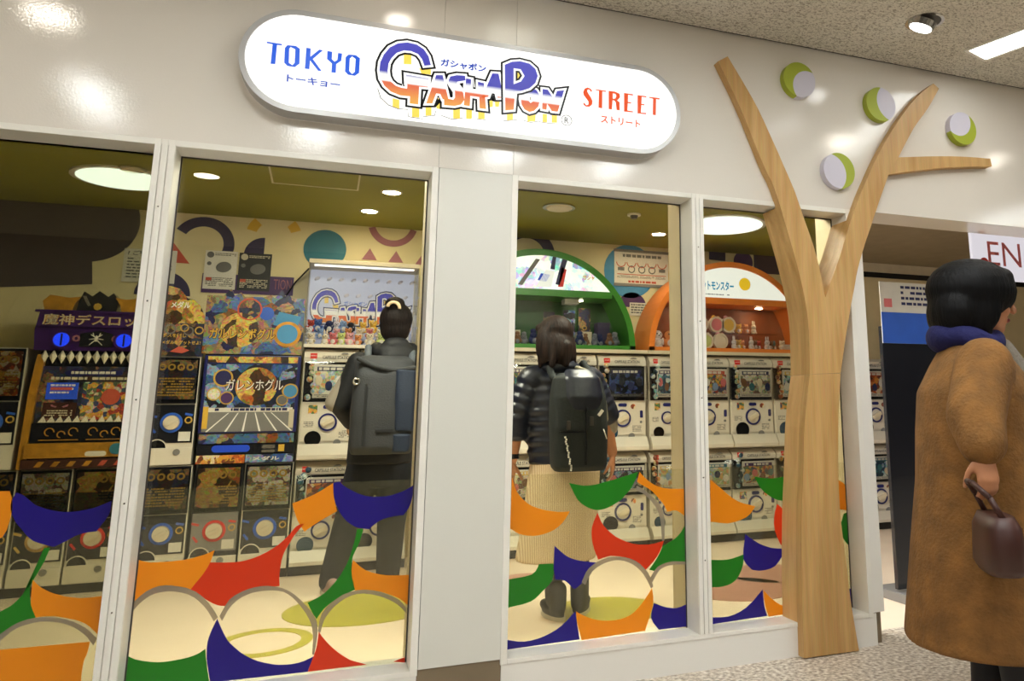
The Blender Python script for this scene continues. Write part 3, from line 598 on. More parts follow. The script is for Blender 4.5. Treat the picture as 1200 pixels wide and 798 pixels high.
rim(pn2[0], [[(0.321,0.355),(0.327,0.368),(0.337,0.388),(0.35,0.405),(0.367,0.417),(0.387,0.428),(0.408,0.435),(0.431,0.44),(0.456,0.442),(0.48,0.441),(0.505,0.437),(0.53,0.43),(0.553,0.419),(0.574,0.405),(0.592,0.387),(0.608,0.368),(0.619,0.348),(0.627,0.327),(0.632,0.312),(0.621,0.306),(0.613,0.321),(0.602,0.342),(0.589,0.362),(0.575,0.379),(0.558,0.394),(0.541,0.406),(0.521,0.416),(0.501,0.423),(0.48,0.427),(0.46,0.428),(0.44,0.425),(0.42,0.421),(0.401,0.414),(0.383,0.405),(0.367,0.393),(0.354,0.376),(0.343,0.357),(0.336,0.343)],
 [(0.614,0.341),(0.623,0.354),(0.636,0.372),(0.651,0.387),(0.67,0.395),(0.692,0.401),(0.715,0.404),(0.741,0.403),(0.769,0.4),(0.789,0.397),(0.788,0.386),(0.768,0.388),(0.74,0.39),(0.714,0.39),(0.694,0.388),(0.677,0.383),(0.661,0.375),(0.648,0.36),(0.636,0.342),(0.628,0.329)],
 [(0.561,0.719),(0.575,0.711),(0.596,0.698),(0.617,0.682),(0.64,0.663),(0.663,0.641),(0.68,0.612),(0.686,0.57),(0.685,0.522),(0.684,0.489),(0.673,0.489),(0.671,0.52),(0.668,0.563),(0.66,0.602),(0.645,0.63),(0.624,0.655),(0.604,0.674),(0.585,0.688),(0.567,0.696),(0.555,0.702)]])
stick(pn2[1], [
 ('o', [(0.906,0.731),(0.921,0.718),(0.943,0.701),(0.966,0.683),(0.988,0.665),(1.011,0.648),(1.037,0.633),(1.068,0.621),(1.102,0.612),(1.126,0.606),(1.116,0.593),(1.1,0.576),(1.079,0.562),(1.052,0.552),(1.02,0.545),(0.989,0.541),(0.956,0.544),(0.924,0.55),(0.901,0.554)]),
 ('g', [(1.126,0.735),(1.147,0.73),(1.178,0.725),(1.215,0.722),(1.264,0.725),(1.319,0.732),(1.359,0.737),(1.352,0.614),(1.329,0.616),(1.296,0.618),(1.267,0.622),(1.246,0.626),(1.229,0.632),(1.211,0.64),(1.192,0.652),(1.173,0.666),(1.157,0.682),(1.144,0.701),(1.133,0.721)]),
 ('r', [(1.238,0.611),(1.244,0.606),(1.252,0.6),(1.262,0.591),(1.27,0.578),(1.279,0.563),(1.292,0.55),(1.313,0.539),(1.339,0.529),(1.357,0.523),(1.351,0.406),(1.327,0.406),(1.294,0.408),(1.266,0.417),(1.247,0.438),(1.233,0.465),(1.223,0.492),(1.219,0.514),(1.218,0.534),(1.22,0.554),(1.225,0.575),(1.233,0.596)]),
 ('n', [(1.071,0.491),(1.086,0.48),(1.107,0.466),(1.129,0.452),(1.152,0.441),(1.177,0.432),(1.202,0.424),(1.229,0.42),(1.256,0.417),(1.276,0.416),(1.261,0.396),(1.24,0.368),(1.217,0.347),(1.192,0.338),(1.166,0.334),(1.143,0.333),(1.124,0.335),(1.108,0.338),(1.098,0.341),(1.086,0.352),(1.069,0.368),(1.058,0.389),(1.059,0.423),(1.066,0.462)]),
 ('g', [(0.897,0.397),(0.92,0.395),(0.953,0.392),(0.984,0.392),(1.013,0.396),(1.04,0.402),(1.059,0.407),(1.059,0.395),(1.058,0.378),(1.054,0.36),(1.045,0.34),(1.032,0.32),(1.016,0.303),(0.997,0.293),(0.976,0.287),(0.954,0.284),(0.932,0.283),(0.91,0.285),(0.894,0.286)]),
 ('n', [(0.891,0.167),(0.913,0.164),(0.945,0.161),(0.977,0.161),(1.006,0.166),(1.036,0.175),(1.065,0.189),(1.097,0.21),(1.127,0.236),(1.149,0.255),(1.149,0.242),(1.15,0.222),(1.152,0.203),(1.156,0.182),(1.162,0.16),(1.166,0.145),(0.89,0.138)]),
 ('o', [(1.154,0.25),(1.166,0.238),(1.183,0.221),(1.201,0.206),(1.218,0.194),(1.235,0.184),(1.255,0.178),(1.281,0.178),(1.309,0.183),(1.33,0.186),(1.327,0.144),(1.175,0.141),(1.17,0.153),(1.164,0.169),(1.158,0.187),(1.156,0.209),(1.155,0.233)]),
 ('o', [(1.544,0.706),(1.558,0.703),(1.578,0.699),(1.6,0.687),(1.624,0.66),(1.651,0.626),(1.669,0.602),(1.666,0.553),(1.536,0.576)]),
 ('g', [(1.594,0.549),(1.666,0.561),(1.655,0.409),(1.642,0.407),(1.623,0.406),(1.605,0.412),(1.59,0.429),(1.577,0.453),(1.57,0.478),(1.574,0.504),(1.586,0.53)]),
 ('n', [(1.571,0.202),(1.643,0.235),(1.636,0.139),(1.568,0.149)]),
])
frost(pn1[1], -3.33, -1.292, .78); frost(pn1[2], -1.225, -.345, .78); frost(pn2[0], .001, .782, .78); frost(pn2[1], .844, 1.613, .78)

# ---- shapes painted on the back wall, and one glass reflection
def deco(bm, mat): bm_obj('painted_shape', bm, mat, wb)
yd0, yd1 = YB-.004, YB+.002
def arc(p, ro, ri, a0, a1, mat): deco(RY(p[0], yd0, yd1, p[1], ro, ri, math.radians(a0), math.radians(a1), 28), mat)
arc((-1.553,2.239), .20, .13, -25, 150, 'deco_navy')
arc((-1.1,2.323), .19, .12, 20, 45, 'deco_yellow'); arc((-1.1,2.323), .19, .12, 135, 165, 'deco_yellow')
arc((-1.157,2.184), .13, .001, 90, 180, 'deco_navy')
deco(CY(-0.745, yd0, yd1, 2.257, .150, 32), 'deco_teal')
arc((-0.265,2.495), .185, .135, 195, 345, 'deco_pink')
deco(P([(-1.8343,2.3674),(-1.6251,2.0919),(-1.8961,2.0995)], yd0, yd1), 'deco_red')
for q in [(-0.426,2.226),(-0.232,2.218),(-0.032,2.21)]: deco(P([(q[0]-.055, q[1]-.03), (q[0]+.055, q[1]-.03), (q[0], q[1]+.06)], yd0, yd1), 'deco_pink')
deco(CY(-2.241, yd0, yd1, 2.359, .29, 36), 'deco_and_reflection')
deco(P([(-2.9456,2.4959),(-2.2476,2.4911),(-2.1865,1.9159),(-2.8648,1.8533)], yd0+.0005, yd1-.001), 'deco_and_reflection')  # dark reflection in the glass, painted as a patch on the wall
arc((-1.771,1.859), .17, .001, 0, 180, 'deco_navy')
arc((0.798,2.305), .245, .155, 10, 170, 'deco_navy')
arc((1.322,2.481), .20, .12, 5, 40, 'deco_yellow'); arc((1.322,2.481), .20, .12, 140, 175, 'deco_yellow')
deco(CY(1.711, yd0, yd1, 2.229, .235, 32), 'deco_blue')
arc((1.734,1.916), .13, .001, 0, 180, 'purple')
arc((2.19,2.163), .14, .001, 60, 240, 'deco_yellow')
deco(P([(2.4867,2.5108),(2.6527,2.5064),(2.6487,2.378),(2.4834,2.3835)], yd0, yd1), 'deco_navy')
deco(CY(2.835, yd0, yd1, 2.382, .10, 24), 'purple')
arc((2.948,2.284), .30, .001, 0, 90, 'deco_navy'); arc((2.948,2.284), .42, .34, 0, 80, 'deco_yellow')
bm_obj('cornice', B(3.72, 6.5, YB-.03, YB+.01, ZT-.09, ZT), 'ledge', wb); bm_obj('cornice', B(3.72, 6.5, YB-.02, YB+.01, ZT-.14, ZT-.09), 'dark_gap', wb)

# ---- lime and rose shapes laid into the shop floor
def floor_shape(bm, mat): bm_obj('floor_shape', bm, mat, fi)
def floor_ring(cx, cy, ro, ri, mat, sx=1.0, z=.0):
    bm = bmesh.new(); n = 40; R = []
    for i in range(n):
        c, s = math.cos(2*PI*i/n), math.sin(2*PI*i/n)
        R.append([bm.verts.new((cx+r*sx*c, cy+r*s, zz)) for r, zz in ((ro, .003), (ri, .003), (ri, -.002), (ro, -.002))])
    for i in range(n):
        p, q = R[i], R[(i+1) % n]
        for j in range(4): bm.faces.new((p[j], p[(j+1) % 4], q[(j+1) % 4], q[j]))
    bmesh.ops.recalc_face_normals(bm, faces=bm.faces); floor_shape(bm, mat)
floor_ring(-0.871, 1.203, .25, .19, 'deco_lime', .85)
floor_shape(CZ(-0.416, 1.729, -.002, .003, .40, 40), 'deco_lime')
floor_shape(CZ(0.765, 1.116, -.002, .003, .30, 40), 'deco_lime')
floor_shape(CZ(1.639, 1.276, -.002, .003, .32, 40), 'deco_rose')
floor_shape(CZ(2.05, 1.582, -.002, .003, .30, 40), 'deco_rose')
floor_shape(CZ(0.577, 2.048, -.002, .003, .22, 40), 'deco_rose')

# ================================================================ LAMPS
def troffer(x, y, ang, L, wd, label, group=None, mat='lamp_white'):
    r = root('ceiling_light', (x, y, ZC), label, 'light', group); r.rotation_euler = (0, 0, ang)
    bm = bmesh.new(); t = .018                                       # frame round a lit panel, local +y runs along the fitting
    box(bm, -wd/2-t, wd/2+t, -t, 0, -.008, .004); box(bm, -wd/2-t, wd/2+t, L, L+t, -.008, .004)
    box(bm, -wd/2-t, -wd/2, 0, L, -.008, .004); box(bm, wd/2, wd/2+t, 0, L, -.008, .004)
    bm_obj('frame', bm, 'frame_white', r); bm_obj('diffuser', B(-wd/2, wd/2, 0, L, -.004, -.001), mat, r)
    return r
def downlight(x, y, rad, z, label, group, mat='lamp_down', rim_m='lamp_metal', tilt=0):
    r = root('downlight', (x, y, z), label, 'light', group)
    bm = bmesh.new(); n = 28
    for i in range(n):
        pass
    prof = [(rad+.012, 0), (rad+.012, -.006), (rad, -.008), (rad-.004, -.002)]
    rings = [[bm.verts.new((pr*math.cos(2*PI*i/n), pr*math.sin(2*PI*i/n), pz)) for i in range(n)] for pr, pz in prof]
    for a_, b_ in zip(rings, rings[1:]):
        for i in range(n): bm.faces.new((a_[i], a_[(i+1) % n], b_[(i+1) % n], b_[i]))
    bmesh.ops.recalc_face_normals(bm, faces=bm.faces)
    bm_obj('trim_ring', bm, rim_m, r, smooth=True)
    bm_obj('lens', CZ(0, 0, -.004, -.001, rad-.004, 20), mat, r)
    return r
troffer(2.29, -.262, PI+.30, 1.25, .165, 'long white fluorescent ceiling light at the right edge', None, 'lamp_white_dim')
# eyeball downlight by the tree: a tilted cup hanging out of a dark recess
dl = root('downlight', (1.80, -.440, ZC), 'single recessed eyeball downlight in the corridor ceiling above the tree', 'light')
bm_obj('trim_ring', RY(0, -.003, .003, 0, .088, .074), 'lamp_metal', dl).rotation_euler = (PI/2, 0, 0)
bm_obj('recess', CZ(0, 0, -.003, -.001, .074, 24), 'lamp_dark', dl)
cup = bm_obj('eyeball', CZ(0, 0, -.030, .0, .058, 24, .066), 'lamp_metal', dl, smooth=False); cup.location = (-.012, 0, -.004); cup.rotation_euler = (.30, .25, 0)
bm_obj('lens', CZ(0, 0, -.034, -.031, .05, 20), 'lamp_white_dim', cup)
for (x, y, rd) in ((2.42, -1.10, .10), (-.475, -.43, .06), (-.27, -2.11, .09), (3.73, -1.06, .08), (-1.93, -.93, .10), (.9, -2.6, .09), (-1.6, -3.2, .09)):
    downlight(x, y, rd, ZC, 'corridor downlight overhead outside the picture', 'corridor downlights overhead')
for x_ in (-.85, .35, 1.15): troffer(x_, -1.2, PI, 1.2, .20, 'added fluorescent fill light overhead outside the picture', 'corridor fluorescents overhead')  # unseen fittings added to brighten the upper wall
troffer(-1.99, -1.70, PI, .62, .17, 'added fluorescent fill light overhead outside the picture', 'corridor fluorescents overhead')
troffer(1.965, -.865, PI-.5, .30, .07, 'short strip light overhead above the tree, outside the picture', None, 'lamp_white_dim')
troffer(5.3, -1.8, PI, 1.2, .20, 'added fluorescent fill light overhead outside the picture', 'corridor fluorescents overhead')  # unseen fitting added as fill for the corridor
for x_ in (-3.9, .42, 4.9): troffer(x_, -3.6, PI, 1.6, .30, 'added fluorescent fill light overhead outside the picture', 'corridor fluorescents overhead')  # far row added for fill, out of view
def louvre(x, y):
    r = root('ceiling_light', (x, y, ZC), 'square louvred ceiling light above the sign', 'light')
    bm_obj('diffuser', B(-.11, .11, -.11, .11, -.003, -.001), 'lamp_white', r)
    bm = bmesh.new()
    for i in range(5):
        q = -.11+.055*i; box(bm, q-.006, q+.006, -.116, .116, -.03, -.004); box(bm, -.116, .116, q-.006, q+.006, -.03, -.004)
    bm_obj('louvre', bm, 'frame_white', r)
louvre(.03, -.36)
# shop ceiling
def round_panel(p, rad, label, mat='lamp_round'):
    r = root('round_ceiling_light', (p[0], p[1], ZT), label, 'light', None)
    bm = CZ(0, 0, -.012, .0, rad+.03, 40)
    bm_obj('rim', bm, 'machine_white', r); bm_obj('diffuser', CZ(0, 0, -.016, -.0125, rad, 40), mat, r)
round_panel((-1.90, 2.40), .235, 'large round lit ceiling panel behind the left mullion')
round_panel((2.12, 2.25), .30, 'large round lit ceiling panel in the right hand pane')
round_panel((-.75, .95), .25, 'round fill light added unseen above the left window head', 'lamp_round_fill'); round_panel((.95, .80), .25, 'round fill light added unseen above the right window head', 'lamp_round_fill')  # unseen panels added to light the machines and floor
def spot(p, label): downlight(p[0], p[1], .055, ZT, label, None, 'lamp_spot', 'machine_white')
spot((-0.357,2.177), 'shop downlight nearest the glass, above the bun haired person')
spot((-0.466,2.742), 'shop downlight deeper in, above the display box')
spot((1.771,2.734), 'shop downlight near the orange arch, beside the mullion')
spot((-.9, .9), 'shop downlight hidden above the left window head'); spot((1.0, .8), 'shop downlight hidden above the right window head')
r = root('ceiling_vent', (0.769, 2.164, ZT), 'unlit round ceiling vent above the green arch', 'vent')
bm_obj('rim', CZ(0, 0, -.012, 0, .115, 30), 'lamp_metal', r); bm_obj('grille', CZ(0, 0, -.02, -.0125, .085, 30, .095), 'ledge', r)
r = root('ceiling_speaker', (-1.806, 2.163, ZT), 'small unlit ceiling disc above the monster machine', 'speaker')
bm_obj('rim', CZ(0, 0, -.010, 0, .075, 26), 'lamp_metal', r); bm_obj('grille', CZ(0, 0, -.016, -.0105, .06, 26), 'ledge', r)
r = root('smoke_detector', (1.347, 2.189, ZT), 'small detector on the lime ceiling right of the vent', 'detector')
bm_obj('base', CZ(0, 0, -.012, 0, .05, 20), 'machine_white', r); bm_obj('sensor', CZ(0, 0, -.035, -.0125, .022, 16, .03), 'lamp_dark', r)
r = root('ceiling_hatch', (-0.815, 1.959, ZT), 'rectangular access hatch in the lime ceiling', 'hatch')
bm_obj('frame', RY(0, -.003, .001, 0, .36, .345, PI/4, PI/4+2*PI, 4), 'ledge', r).rotation_euler = (PI/2, 0, 0)

# ================================================================ THE SIGN
YSG = -.08
sg = root('shop_sign', (0, 0, 0), 'white lit lozenge shop sign with grey frame above the windows', 'sign')
def stadium(x0, x1, zc, r, n=24):
    return [(x1-r+r*math.cos(a), zc+r*math.sin(a)) for a in [(-PI/2+PI*i/n) for i in range(n+1)]]+[(x0+r+r*math.cos(a), zc+r*math.sin(a)) for a in [(PI/2+PI*i/n) for i in range(n+1)]]
so, si = stadium(-1.050, .702, 2.317, .202), stadium(-1.030, .683, 2.317, .182)
bm = bmesh.new(); R = []
for (a, c) in zip(so, si): R.append([bm.verts.new((p[0], y, p[1])) for p, y in ((a, -.001), (a, YSG-.002), (c, YSG-.002), (c, YSG+.012))])
for i in range(len(R)):
    p, q = R[i], R[(i+1) % len(R)]
    for j in range(3): bm.faces.new((p[j], p[j+1], q[j+1], q[j]))
bmesh.ops.recalc_face_normals(bm, faces=bm.faces)
bm_obj('frame', bm, 'sign_frame', sg)
bm_obj('face', P(si, YSG, -.002), 'sign_face', sg)
yl = YSG-.0008
def glyphs(name, polys, mat): flat(name, polys, yl, mat, sg)
glyphs('lettering', [[(-0.9616,2.3731),(-0.9109,2.3725),(-0.9111,2.3666),(-0.9272,2.366),(-0.9278,2.2903),(-0.943,2.2889),(-0.942,2.3663),(-0.9618,2.3672)],[(-0.8928,2.3713),(-0.8647,2.3733),(-0.8499,2.364),(-0.8474,2.3054),(-0.8619,2.2891),(-0.8869,2.2897),(-0.8986,2.3006),(-0.9006,2.3589)],[(-0.8815,2.3659),(-0.8653,2.3595),(-0.8638,2.3064),(-0.8702,2.2951),(-0.8832,2.3031),(-0.8856,2.3578)],[(-0.8283,2.3722),(-0.8134,2.3722),(-0.8124,2.339),(-0.7836,2.3725),(-0.7708,2.3721),(-0.8033,2.3312),(-0.7701,2.2885),(-0.7822,2.2873),(-0.8123,2.3241),(-0.8125,2.2891),(-0.828,2.2884)],[(-0.7556,2.3721),(-0.7384,2.3713),(-0.7382,2.3422),(-0.7279,2.3334),(-0.7186,2.3417),(-0.7178,2.37),(-0.7035,2.3706),(-0.7049,2.3402),(-0.7215,2.3244),(-0.7209,2.289),(-0.7364,2.2884),(-0.7364,2.3238),(-0.7548,2.3394)],[(-0.6811,2.3699),(-0.6548,2.3721),(-0.6393,2.3618),(-0.6391,2.3021),(-0.6532,2.2879),(-0.6778,2.2885),(-0.6893,2.2997),(-0.6902,2.3577)],[(-0.6676,2.3646),(-0.6545,2.3562),(-0.6547,2.3034),(-0.6634,2.2938),(-0.6745,2.304),(-0.6752,2.3546)]], 'sign_blue')
glyphs('lettering', [[(0.2915,2.3698),(0.2838,2.3783),(0.2705,2.3821),(0.2573,2.3743),(0.251,2.3579),(0.2537,2.3448),(0.2652,2.3311),(0.2747,2.3191),(0.2748,2.3057),(0.2654,2.3005),(0.2577,2.309),(0.2513,2.3119),(0.254,2.3008),(0.2635,2.2945),(0.2786,2.2959),(0.2911,2.308),(0.2929,2.3237),(0.286,2.338),(0.2745,2.3537),(0.2687,2.3644),(0.2706,2.3724),(0.2782,2.3736),(0.2858,2.3631)],[(0.3048,2.3795),(0.3541,2.3792),(0.3537,2.3741),(0.3367,2.3739),(0.3362,2.2971),(0.3193,2.2978),(0.3214,2.3743),(0.3087,2.3751)],[(0.3653,2.3809),(0.3957,2.3815),(0.4153,2.3747),(0.4172,2.3593),(0.4074,2.3461),(0.4035,2.3436),(0.4152,2.3355),(0.4159,2.2986),(0.4015,2.2986),(0.3976,2.333),(0.3918,2.34),(0.3832,2.3407),(0.3801,2.2975),(0.3654,2.2981)],[(0.384,2.372),(0.3957,2.3718),(0.4004,2.3627),(0.3957,2.3503),(0.384,2.3474)],[(0.4357,2.3817),(0.4777,2.382),(0.4772,2.376),(0.4546,2.3758),(0.4537,2.3431),(0.4691,2.3433),(0.4683,2.3373),(0.4529,2.3371),(0.4512,2.3036),(0.4772,2.3033),(0.4768,2.2982),(0.4355,2.2963)],[(0.4984,2.3811),(0.5405,2.3822),(0.5397,2.3761),(0.5184,2.3762),(0.5165,2.3431),(0.5313,2.3436),(0.5301,2.3379),(0.5161,2.3375),(0.5138,2.3025),(0.5398,2.3042),(0.5386,2.2981),(0.4978,2.2964)],[(0.5526,2.3812),(0.6026,2.3826),(0.6021,2.3753),(0.5862,2.3754),(0.5841,2.2996),(0.5692,2.3003),(0.5716,2.3748),(0.5546,2.3763)]], 'sign_red')
text('トーキョー', -0.886, -0.703, 2.243, .030, yl, 'sign_blue_deep', sg, bold=.03)
text('ストリート', 0.33, 0.511, 2.249, .035, yl, 'sign_red', sg, bold=.025)
LOGO = {'a':[[(-0.3769,2.3766),(-0.3874,2.4122),(-0.4066,2.4389),(-0.4342,2.454),(-0.47,2.4567),(-0.5048,2.4465),(-0.5343,2.4241),(-0.5543,2.3912),(-0.5654,2.3577),(-0.567,2.3235),(-0.561,2.2907),(-0.5454,2.2642),(-0.5207,2.2439),(-0.4855,2.2337),(-0.4497,2.2351),(-0.4492,2.2061),(-0.4176,2.2059),(-0.4174,2.2799),(-0.384,2.2816),(-0.3825,2.3197),(-0.4688,2.3222),(-0.4652,2.2838),(-0.4617,2.2829),(-0.4617,2.2649),(-0.4827,2.2651),(-0.5047,2.2704),(-0.5228,2.2846),(-0.5333,2.3047),(-0.5371,2.3283),(-0.5352,2.3578),(-0.5256,2.3814),(-0.5072,2.4066),(-0.4815,2.4209),(-0.4551,2.423),(-0.428,2.4153),(-0.4114,2.3957),(-0.4013,2.3701)],[(-0.3549,2.3379),(-0.3302,2.3419),(-0.3034,2.2419),(-0.3261,2.2411),(-0.336,2.2617),(-0.3518,2.2619),(-0.3648,2.2183),(-0.3878,2.215)],[(-0.2432,2.3532),(-0.2755,2.3506),(-0.3004,2.3406),(-0.3074,2.3206),(-0.2967,2.3023),(-0.2798,2.28),(-0.2789,2.2554),(-0.2853,2.2445),(-0.3082,2.2461),(-0.3207,2.2418),(-0.3197,2.2174),(-0.2798,2.2197),(-0.2549,2.2291),(-0.2419,2.2509),(-0.2476,2.2799),(-0.2621,2.3001),(-0.2742,2.3157),(-0.2722,2.3236),(-0.2402,2.3336)]],'h':[[(-0.2389,2.3426),(-0.2186,2.3421),(-0.2187,2.2947),(-0.1898,2.2936),(-0.1912,2.3354),(-0.1672,2.3336),(-0.1553,2.224),(-0.1808,2.2241),(-0.184,2.2708),(-0.2196,2.271),(-0.2198,2.2276),(-0.2433,2.2278)]],'b':[[(-0.1345,2.3808),(-0.1092,2.3833),(-0.0863,2.2823),(-0.1101,2.2788),(-0.1166,2.3041),(-0.1404,2.3036),(-0.1481,2.2772),(-0.1738,2.2694)]],'o':[[(-0.0142,2.3082),(-0.0073,2.3247),(0.0097,2.3386),(0.0293,2.3431),(0.0493,2.3358),(0.0621,2.317),(0.065,2.2941),(0.0581,2.2648),(0.0411,2.2444),(0.0216,2.2366),(0.0019,2.244),(-0.0108,2.2627),(-0.0157,2.2875)],[(0.0128,2.3071),(0.025,2.314),(0.0361,2.3002),(0.0354,2.2847),(0.0257,2.2756),(0.0157,2.287)]],'n':[[(0.0751,2.3449),(0.0966,2.3455),(0.1239,2.3079),(0.137,2.3454),(0.1675,2.3536),(0.1408,2.2542),(0.1156,2.2538),(0.0951,2.283),(0.0931,2.2558),(0.0746,2.2568)]],'p':[[(-0.0853,2.4258),(-0.0565,2.4435),(-0.0224,2.4518),(0.0173,2.4479),(0.0426,2.4285),(0.0531,2.3988),(0.0438,2.3661),(0.0195,2.339),(-0.0146,2.3225),(-0.0397,2.3147),(-0.0442,2.2366),(-0.0777,2.2288)],[(-0.0485,2.4163),(-0.0191,2.4169),(-0.0023,2.39),(-0.0165,2.3635),(-0.0468,2.3469)]]}
LOGO_Y = [[(-0.5129,2.2186),(-0.4881,2.215),(-0.4863,2.1792),(-0.5112,2.1853)],[(-0.44,2.1954),(-0.4126,2.1944),(-0.4108,2.1536),(-0.4379,2.1523)],[(-0.3897,2.2074),(-0.3678,2.2154),(-0.3658,2.1695),(-0.3878,2.164)],[(-0.351,2.2423),(-0.3344,2.2448),(-0.3312,2.1986),(-0.3479,2.2002)],[(-0.284,2.2092),(-0.2575,2.2115),(-0.256,2.1708),(-0.2824,2.1672)],[(-0.2336,2.2124),(-0.2143,2.2151),(-0.2129,2.1747),(-0.2322,2.173)],[(-0.4808,2.4062),(-0.4522,2.4101),(-0.4503,2.368),(-0.4788,2.3647)],[(-0.4209,2.357),(-0.3762,2.3593),(-0.3752,2.3372),(-0.411,2.3364)],[(-0.221,2.2127),(-0.2107,2.2117),(-0.2096,2.1771),(-0.2198,2.1782)],[(-0.1862,2.2176),(-0.1606,2.2212),(-0.1593,2.1815),(-0.185,2.179)],[(-0.1453,2.2635),(-0.129,2.2709),(-0.128,2.2383),(-0.1444,2.2335)],[(-0.122,2.277),(-0.0995,2.2752),(-0.1043,2.2417),(-0.1186,2.2397)],[(-0.0704,2.2238),(-0.0464,2.2281),(-0.0456,2.1944),(-0.0695,2.1886)],[(0.0119,2.2301),(0.0487,2.2363),(0.0469,2.2003),(0.0151,2.1939)],[(0.0769,2.2366),(0.0959,2.2377),(0.0964,2.2018),(0.0776,2.2008)],[(0.1158,2.2404),(0.1384,2.2425),(0.1389,2.2064),(0.1164,2.2034)],[(-0.0435,2.4109),(-0.0067,2.4127),(-0.0057,2.3662),(-0.0422,2.3564)],[(0.0142,2.3099),(0.0373,2.3133),(0.0355,2.2785),(0.0159,2.2757)]]
LOGO_K = [[(-0.5683,2.2511),(-0.5557,2.2147),(-0.5265,2.1902),(-0.4915,2.1799),(-0.4546,2.1813),(-0.4545,2.1794),(-0.4923,2.1774),(-0.5277,2.1877),(-0.5577,2.213),(-0.5703,2.2498)],[(-0.4546,2.1813),(-0.4502,2.1531),(-0.3974,2.1506),(-0.3973,2.1487),(-0.4519,2.1509)],[(-0.3978,2.1602),(-0.3547,2.171),(-0.349,2.1961),(-0.3477,2.1958),(-0.3528,2.1693),(-0.3977,2.1583)],[(-0.3279,2.1747),(-0.2868,2.1647),(-0.2461,2.1751),(-0.246,2.1731),(-0.2867,2.1622),(-0.3287,2.1726)],[(-0.192,2.1795),(-0.1546,2.1796),(-0.1545,2.1777),(-0.1919,2.1776)],[(-0.0837,2.1857),(-0.0287,2.1967),(-0.0287,2.1946),(-0.0837,2.1832)],[(-0.0069,2.1996),(0.0274,2.1925),(0.0617,2.2038),(0.0617,2.2017),(0.0274,2.1905),(-0.0069,2.1976)],[(0.0617,2.2012),(0.1065,2.1995),(0.1465,2.2033),(0.1466,2.2013),(0.1065,2.1975),(0.0617,2.1992)]]
def make_logo(parent, y, mats, fx=None, s=1.0):
    k, wht, grad, yel = mats
    for p in LOGO_K: flat('logo_shadow_line', [p], y-.0001, k, parent, fx=fx)
    for p in LOGO_Y: flat('logo_drop_stripe', [p], y-.0002, yel, parent, fx=fx)
    for lay, (nm, mt, off) in enumerate((('logo_outline', k, .0165), ('logo_white', wht, .0085), ('logo_letter', grad, 0))):
        for key in ('a', 'h', 'b', 'o', 'n', 'p'):
            for polys in ([[p] for p in LOGO[key]] if key == 'a' else [LOGO[key]]):
                d = .0004+.0004*lay+(.0013 if key == 'p' else 0)
                flat(nm, polys, y-d, mt, parent, off=off, fx=fx, uv=(2.206, 2.457) if lay == 2 else None)
make_logo(sg, YSG-.0004, ('sign_black', 'sign_white', 'logo_lit', 'sign_yellow'))
text('ガシャポン', -0.341, -0.16, 2.396, .034, yl, 'sign_blue_deep', sg, bold=.035)
c = (0.18,2.222)
bm_obj('registered_mark', RY(c[0], yl-.001, yl, c[1], .0235, .0215, n=28), 'sign_black', sg); text('R', c[0]-.009, c[0]+.009, c[1], .026, yl, 'sign_black', sg)

# ================================================================ THE TREE AND ITS DISCS
tr = root('tree_cutout', (1.40, -.04, 0), 'plywood tree with forked trunk and one side branch, fixed to the shop front', 'tree decoration')
def tpart(name, pts, y0, y1, mat='ply', label=None):
    o = bm_obj(name, P([(x-1.40, z) for x, z in pts], y0+.04, y1+.04), mat, tr)
    if label: o['label'] = label
FR = -.045
left_br = [(0.916,2.624),(0.968,2.658),(0.986,2.63),(1.013,2.59),(1.04,2.549),(1.066,2.509),(1.092,2.468),(1.119,2.422),(1.147,2.368),(1.175,2.309),(1.201,2.255),(1.224,2.207),(1.244,2.162),(1.263,2.122),(1.278,2.089),(1.291,2.06),(1.305,2.027),(1.319,1.986),(1.334,1.942),(1.349,1.898),(1.365,1.855),(1.38,1.812),(1.394,1.771),(1.404,1.732),(1.412,1.696),(1.42,1.659),(1.429,1.614),(1.436,1.569),(1.442,1.537),(1.337,1.183),(1.34,1.233),(1.342,1.304),(1.343,1.372),(1.341,1.425),(1.337,1.474),(1.33,1.525),(1.32,1.579),(1.308,1.634),(1.294,1.691),(1.278,1.751),(1.261,1.812),(1.243,1.872),(1.226,1.932),(1.208,1.991),(1.191,2.04),(1.177,2.073),(1.164,2.095),(1.15,2.121),(1.135,2.154),(1.119,2.19),(1.103,2.229),(1.084,2.273),(1.065,2.321),(1.045,2.368),(1.023,2.415),(1.001,2.462),(0.979,2.506),(0.955,2.551),(0.932,2.594)]
right_br = [(1.442,1.537),(1.456,1.568),(1.477,1.611),(1.497,1.654),(1.513,1.69),(1.53,1.725),(1.547,1.764),(1.565,1.81),(1.585,1.859),(1.606,1.91),(1.629,1.961),(1.654,2.012),(1.682,2.068),(1.717,2.131),(1.755,2.199),(1.796,2.266),(1.84,2.333),(1.886,2.398),(1.933,2.46),(1.979,2.517),(2.026,2.57),(2.071,2.616),(2.116,2.656),(2.16,2.689),(2.19,2.711),(2.225,2.688),(2.203,2.656),(2.172,2.61),(2.139,2.565),(2.107,2.526),(2.073,2.488),(2.037,2.444),(1.996,2.384),(1.954,2.32),(1.925,2.274),(1.856,2.176),(1.837,2.137),(1.811,2.083),(1.786,2.03),(1.765,1.983),(1.744,1.938),(1.725,1.895),(1.708,1.859),(1.692,1.825),(1.677,1.79),(1.661,1.753),(1.646,1.715),(1.633,1.679),(1.623,1.647),(1.615,1.617),(1.607,1.587),(1.599,1.562),(1.592,1.537),(1.582,1.503),(1.569,1.452),(1.553,1.393),(1.538,1.335),(1.525,1.28),(1.513,1.227),(1.505,1.19),(1.337,1.183)]
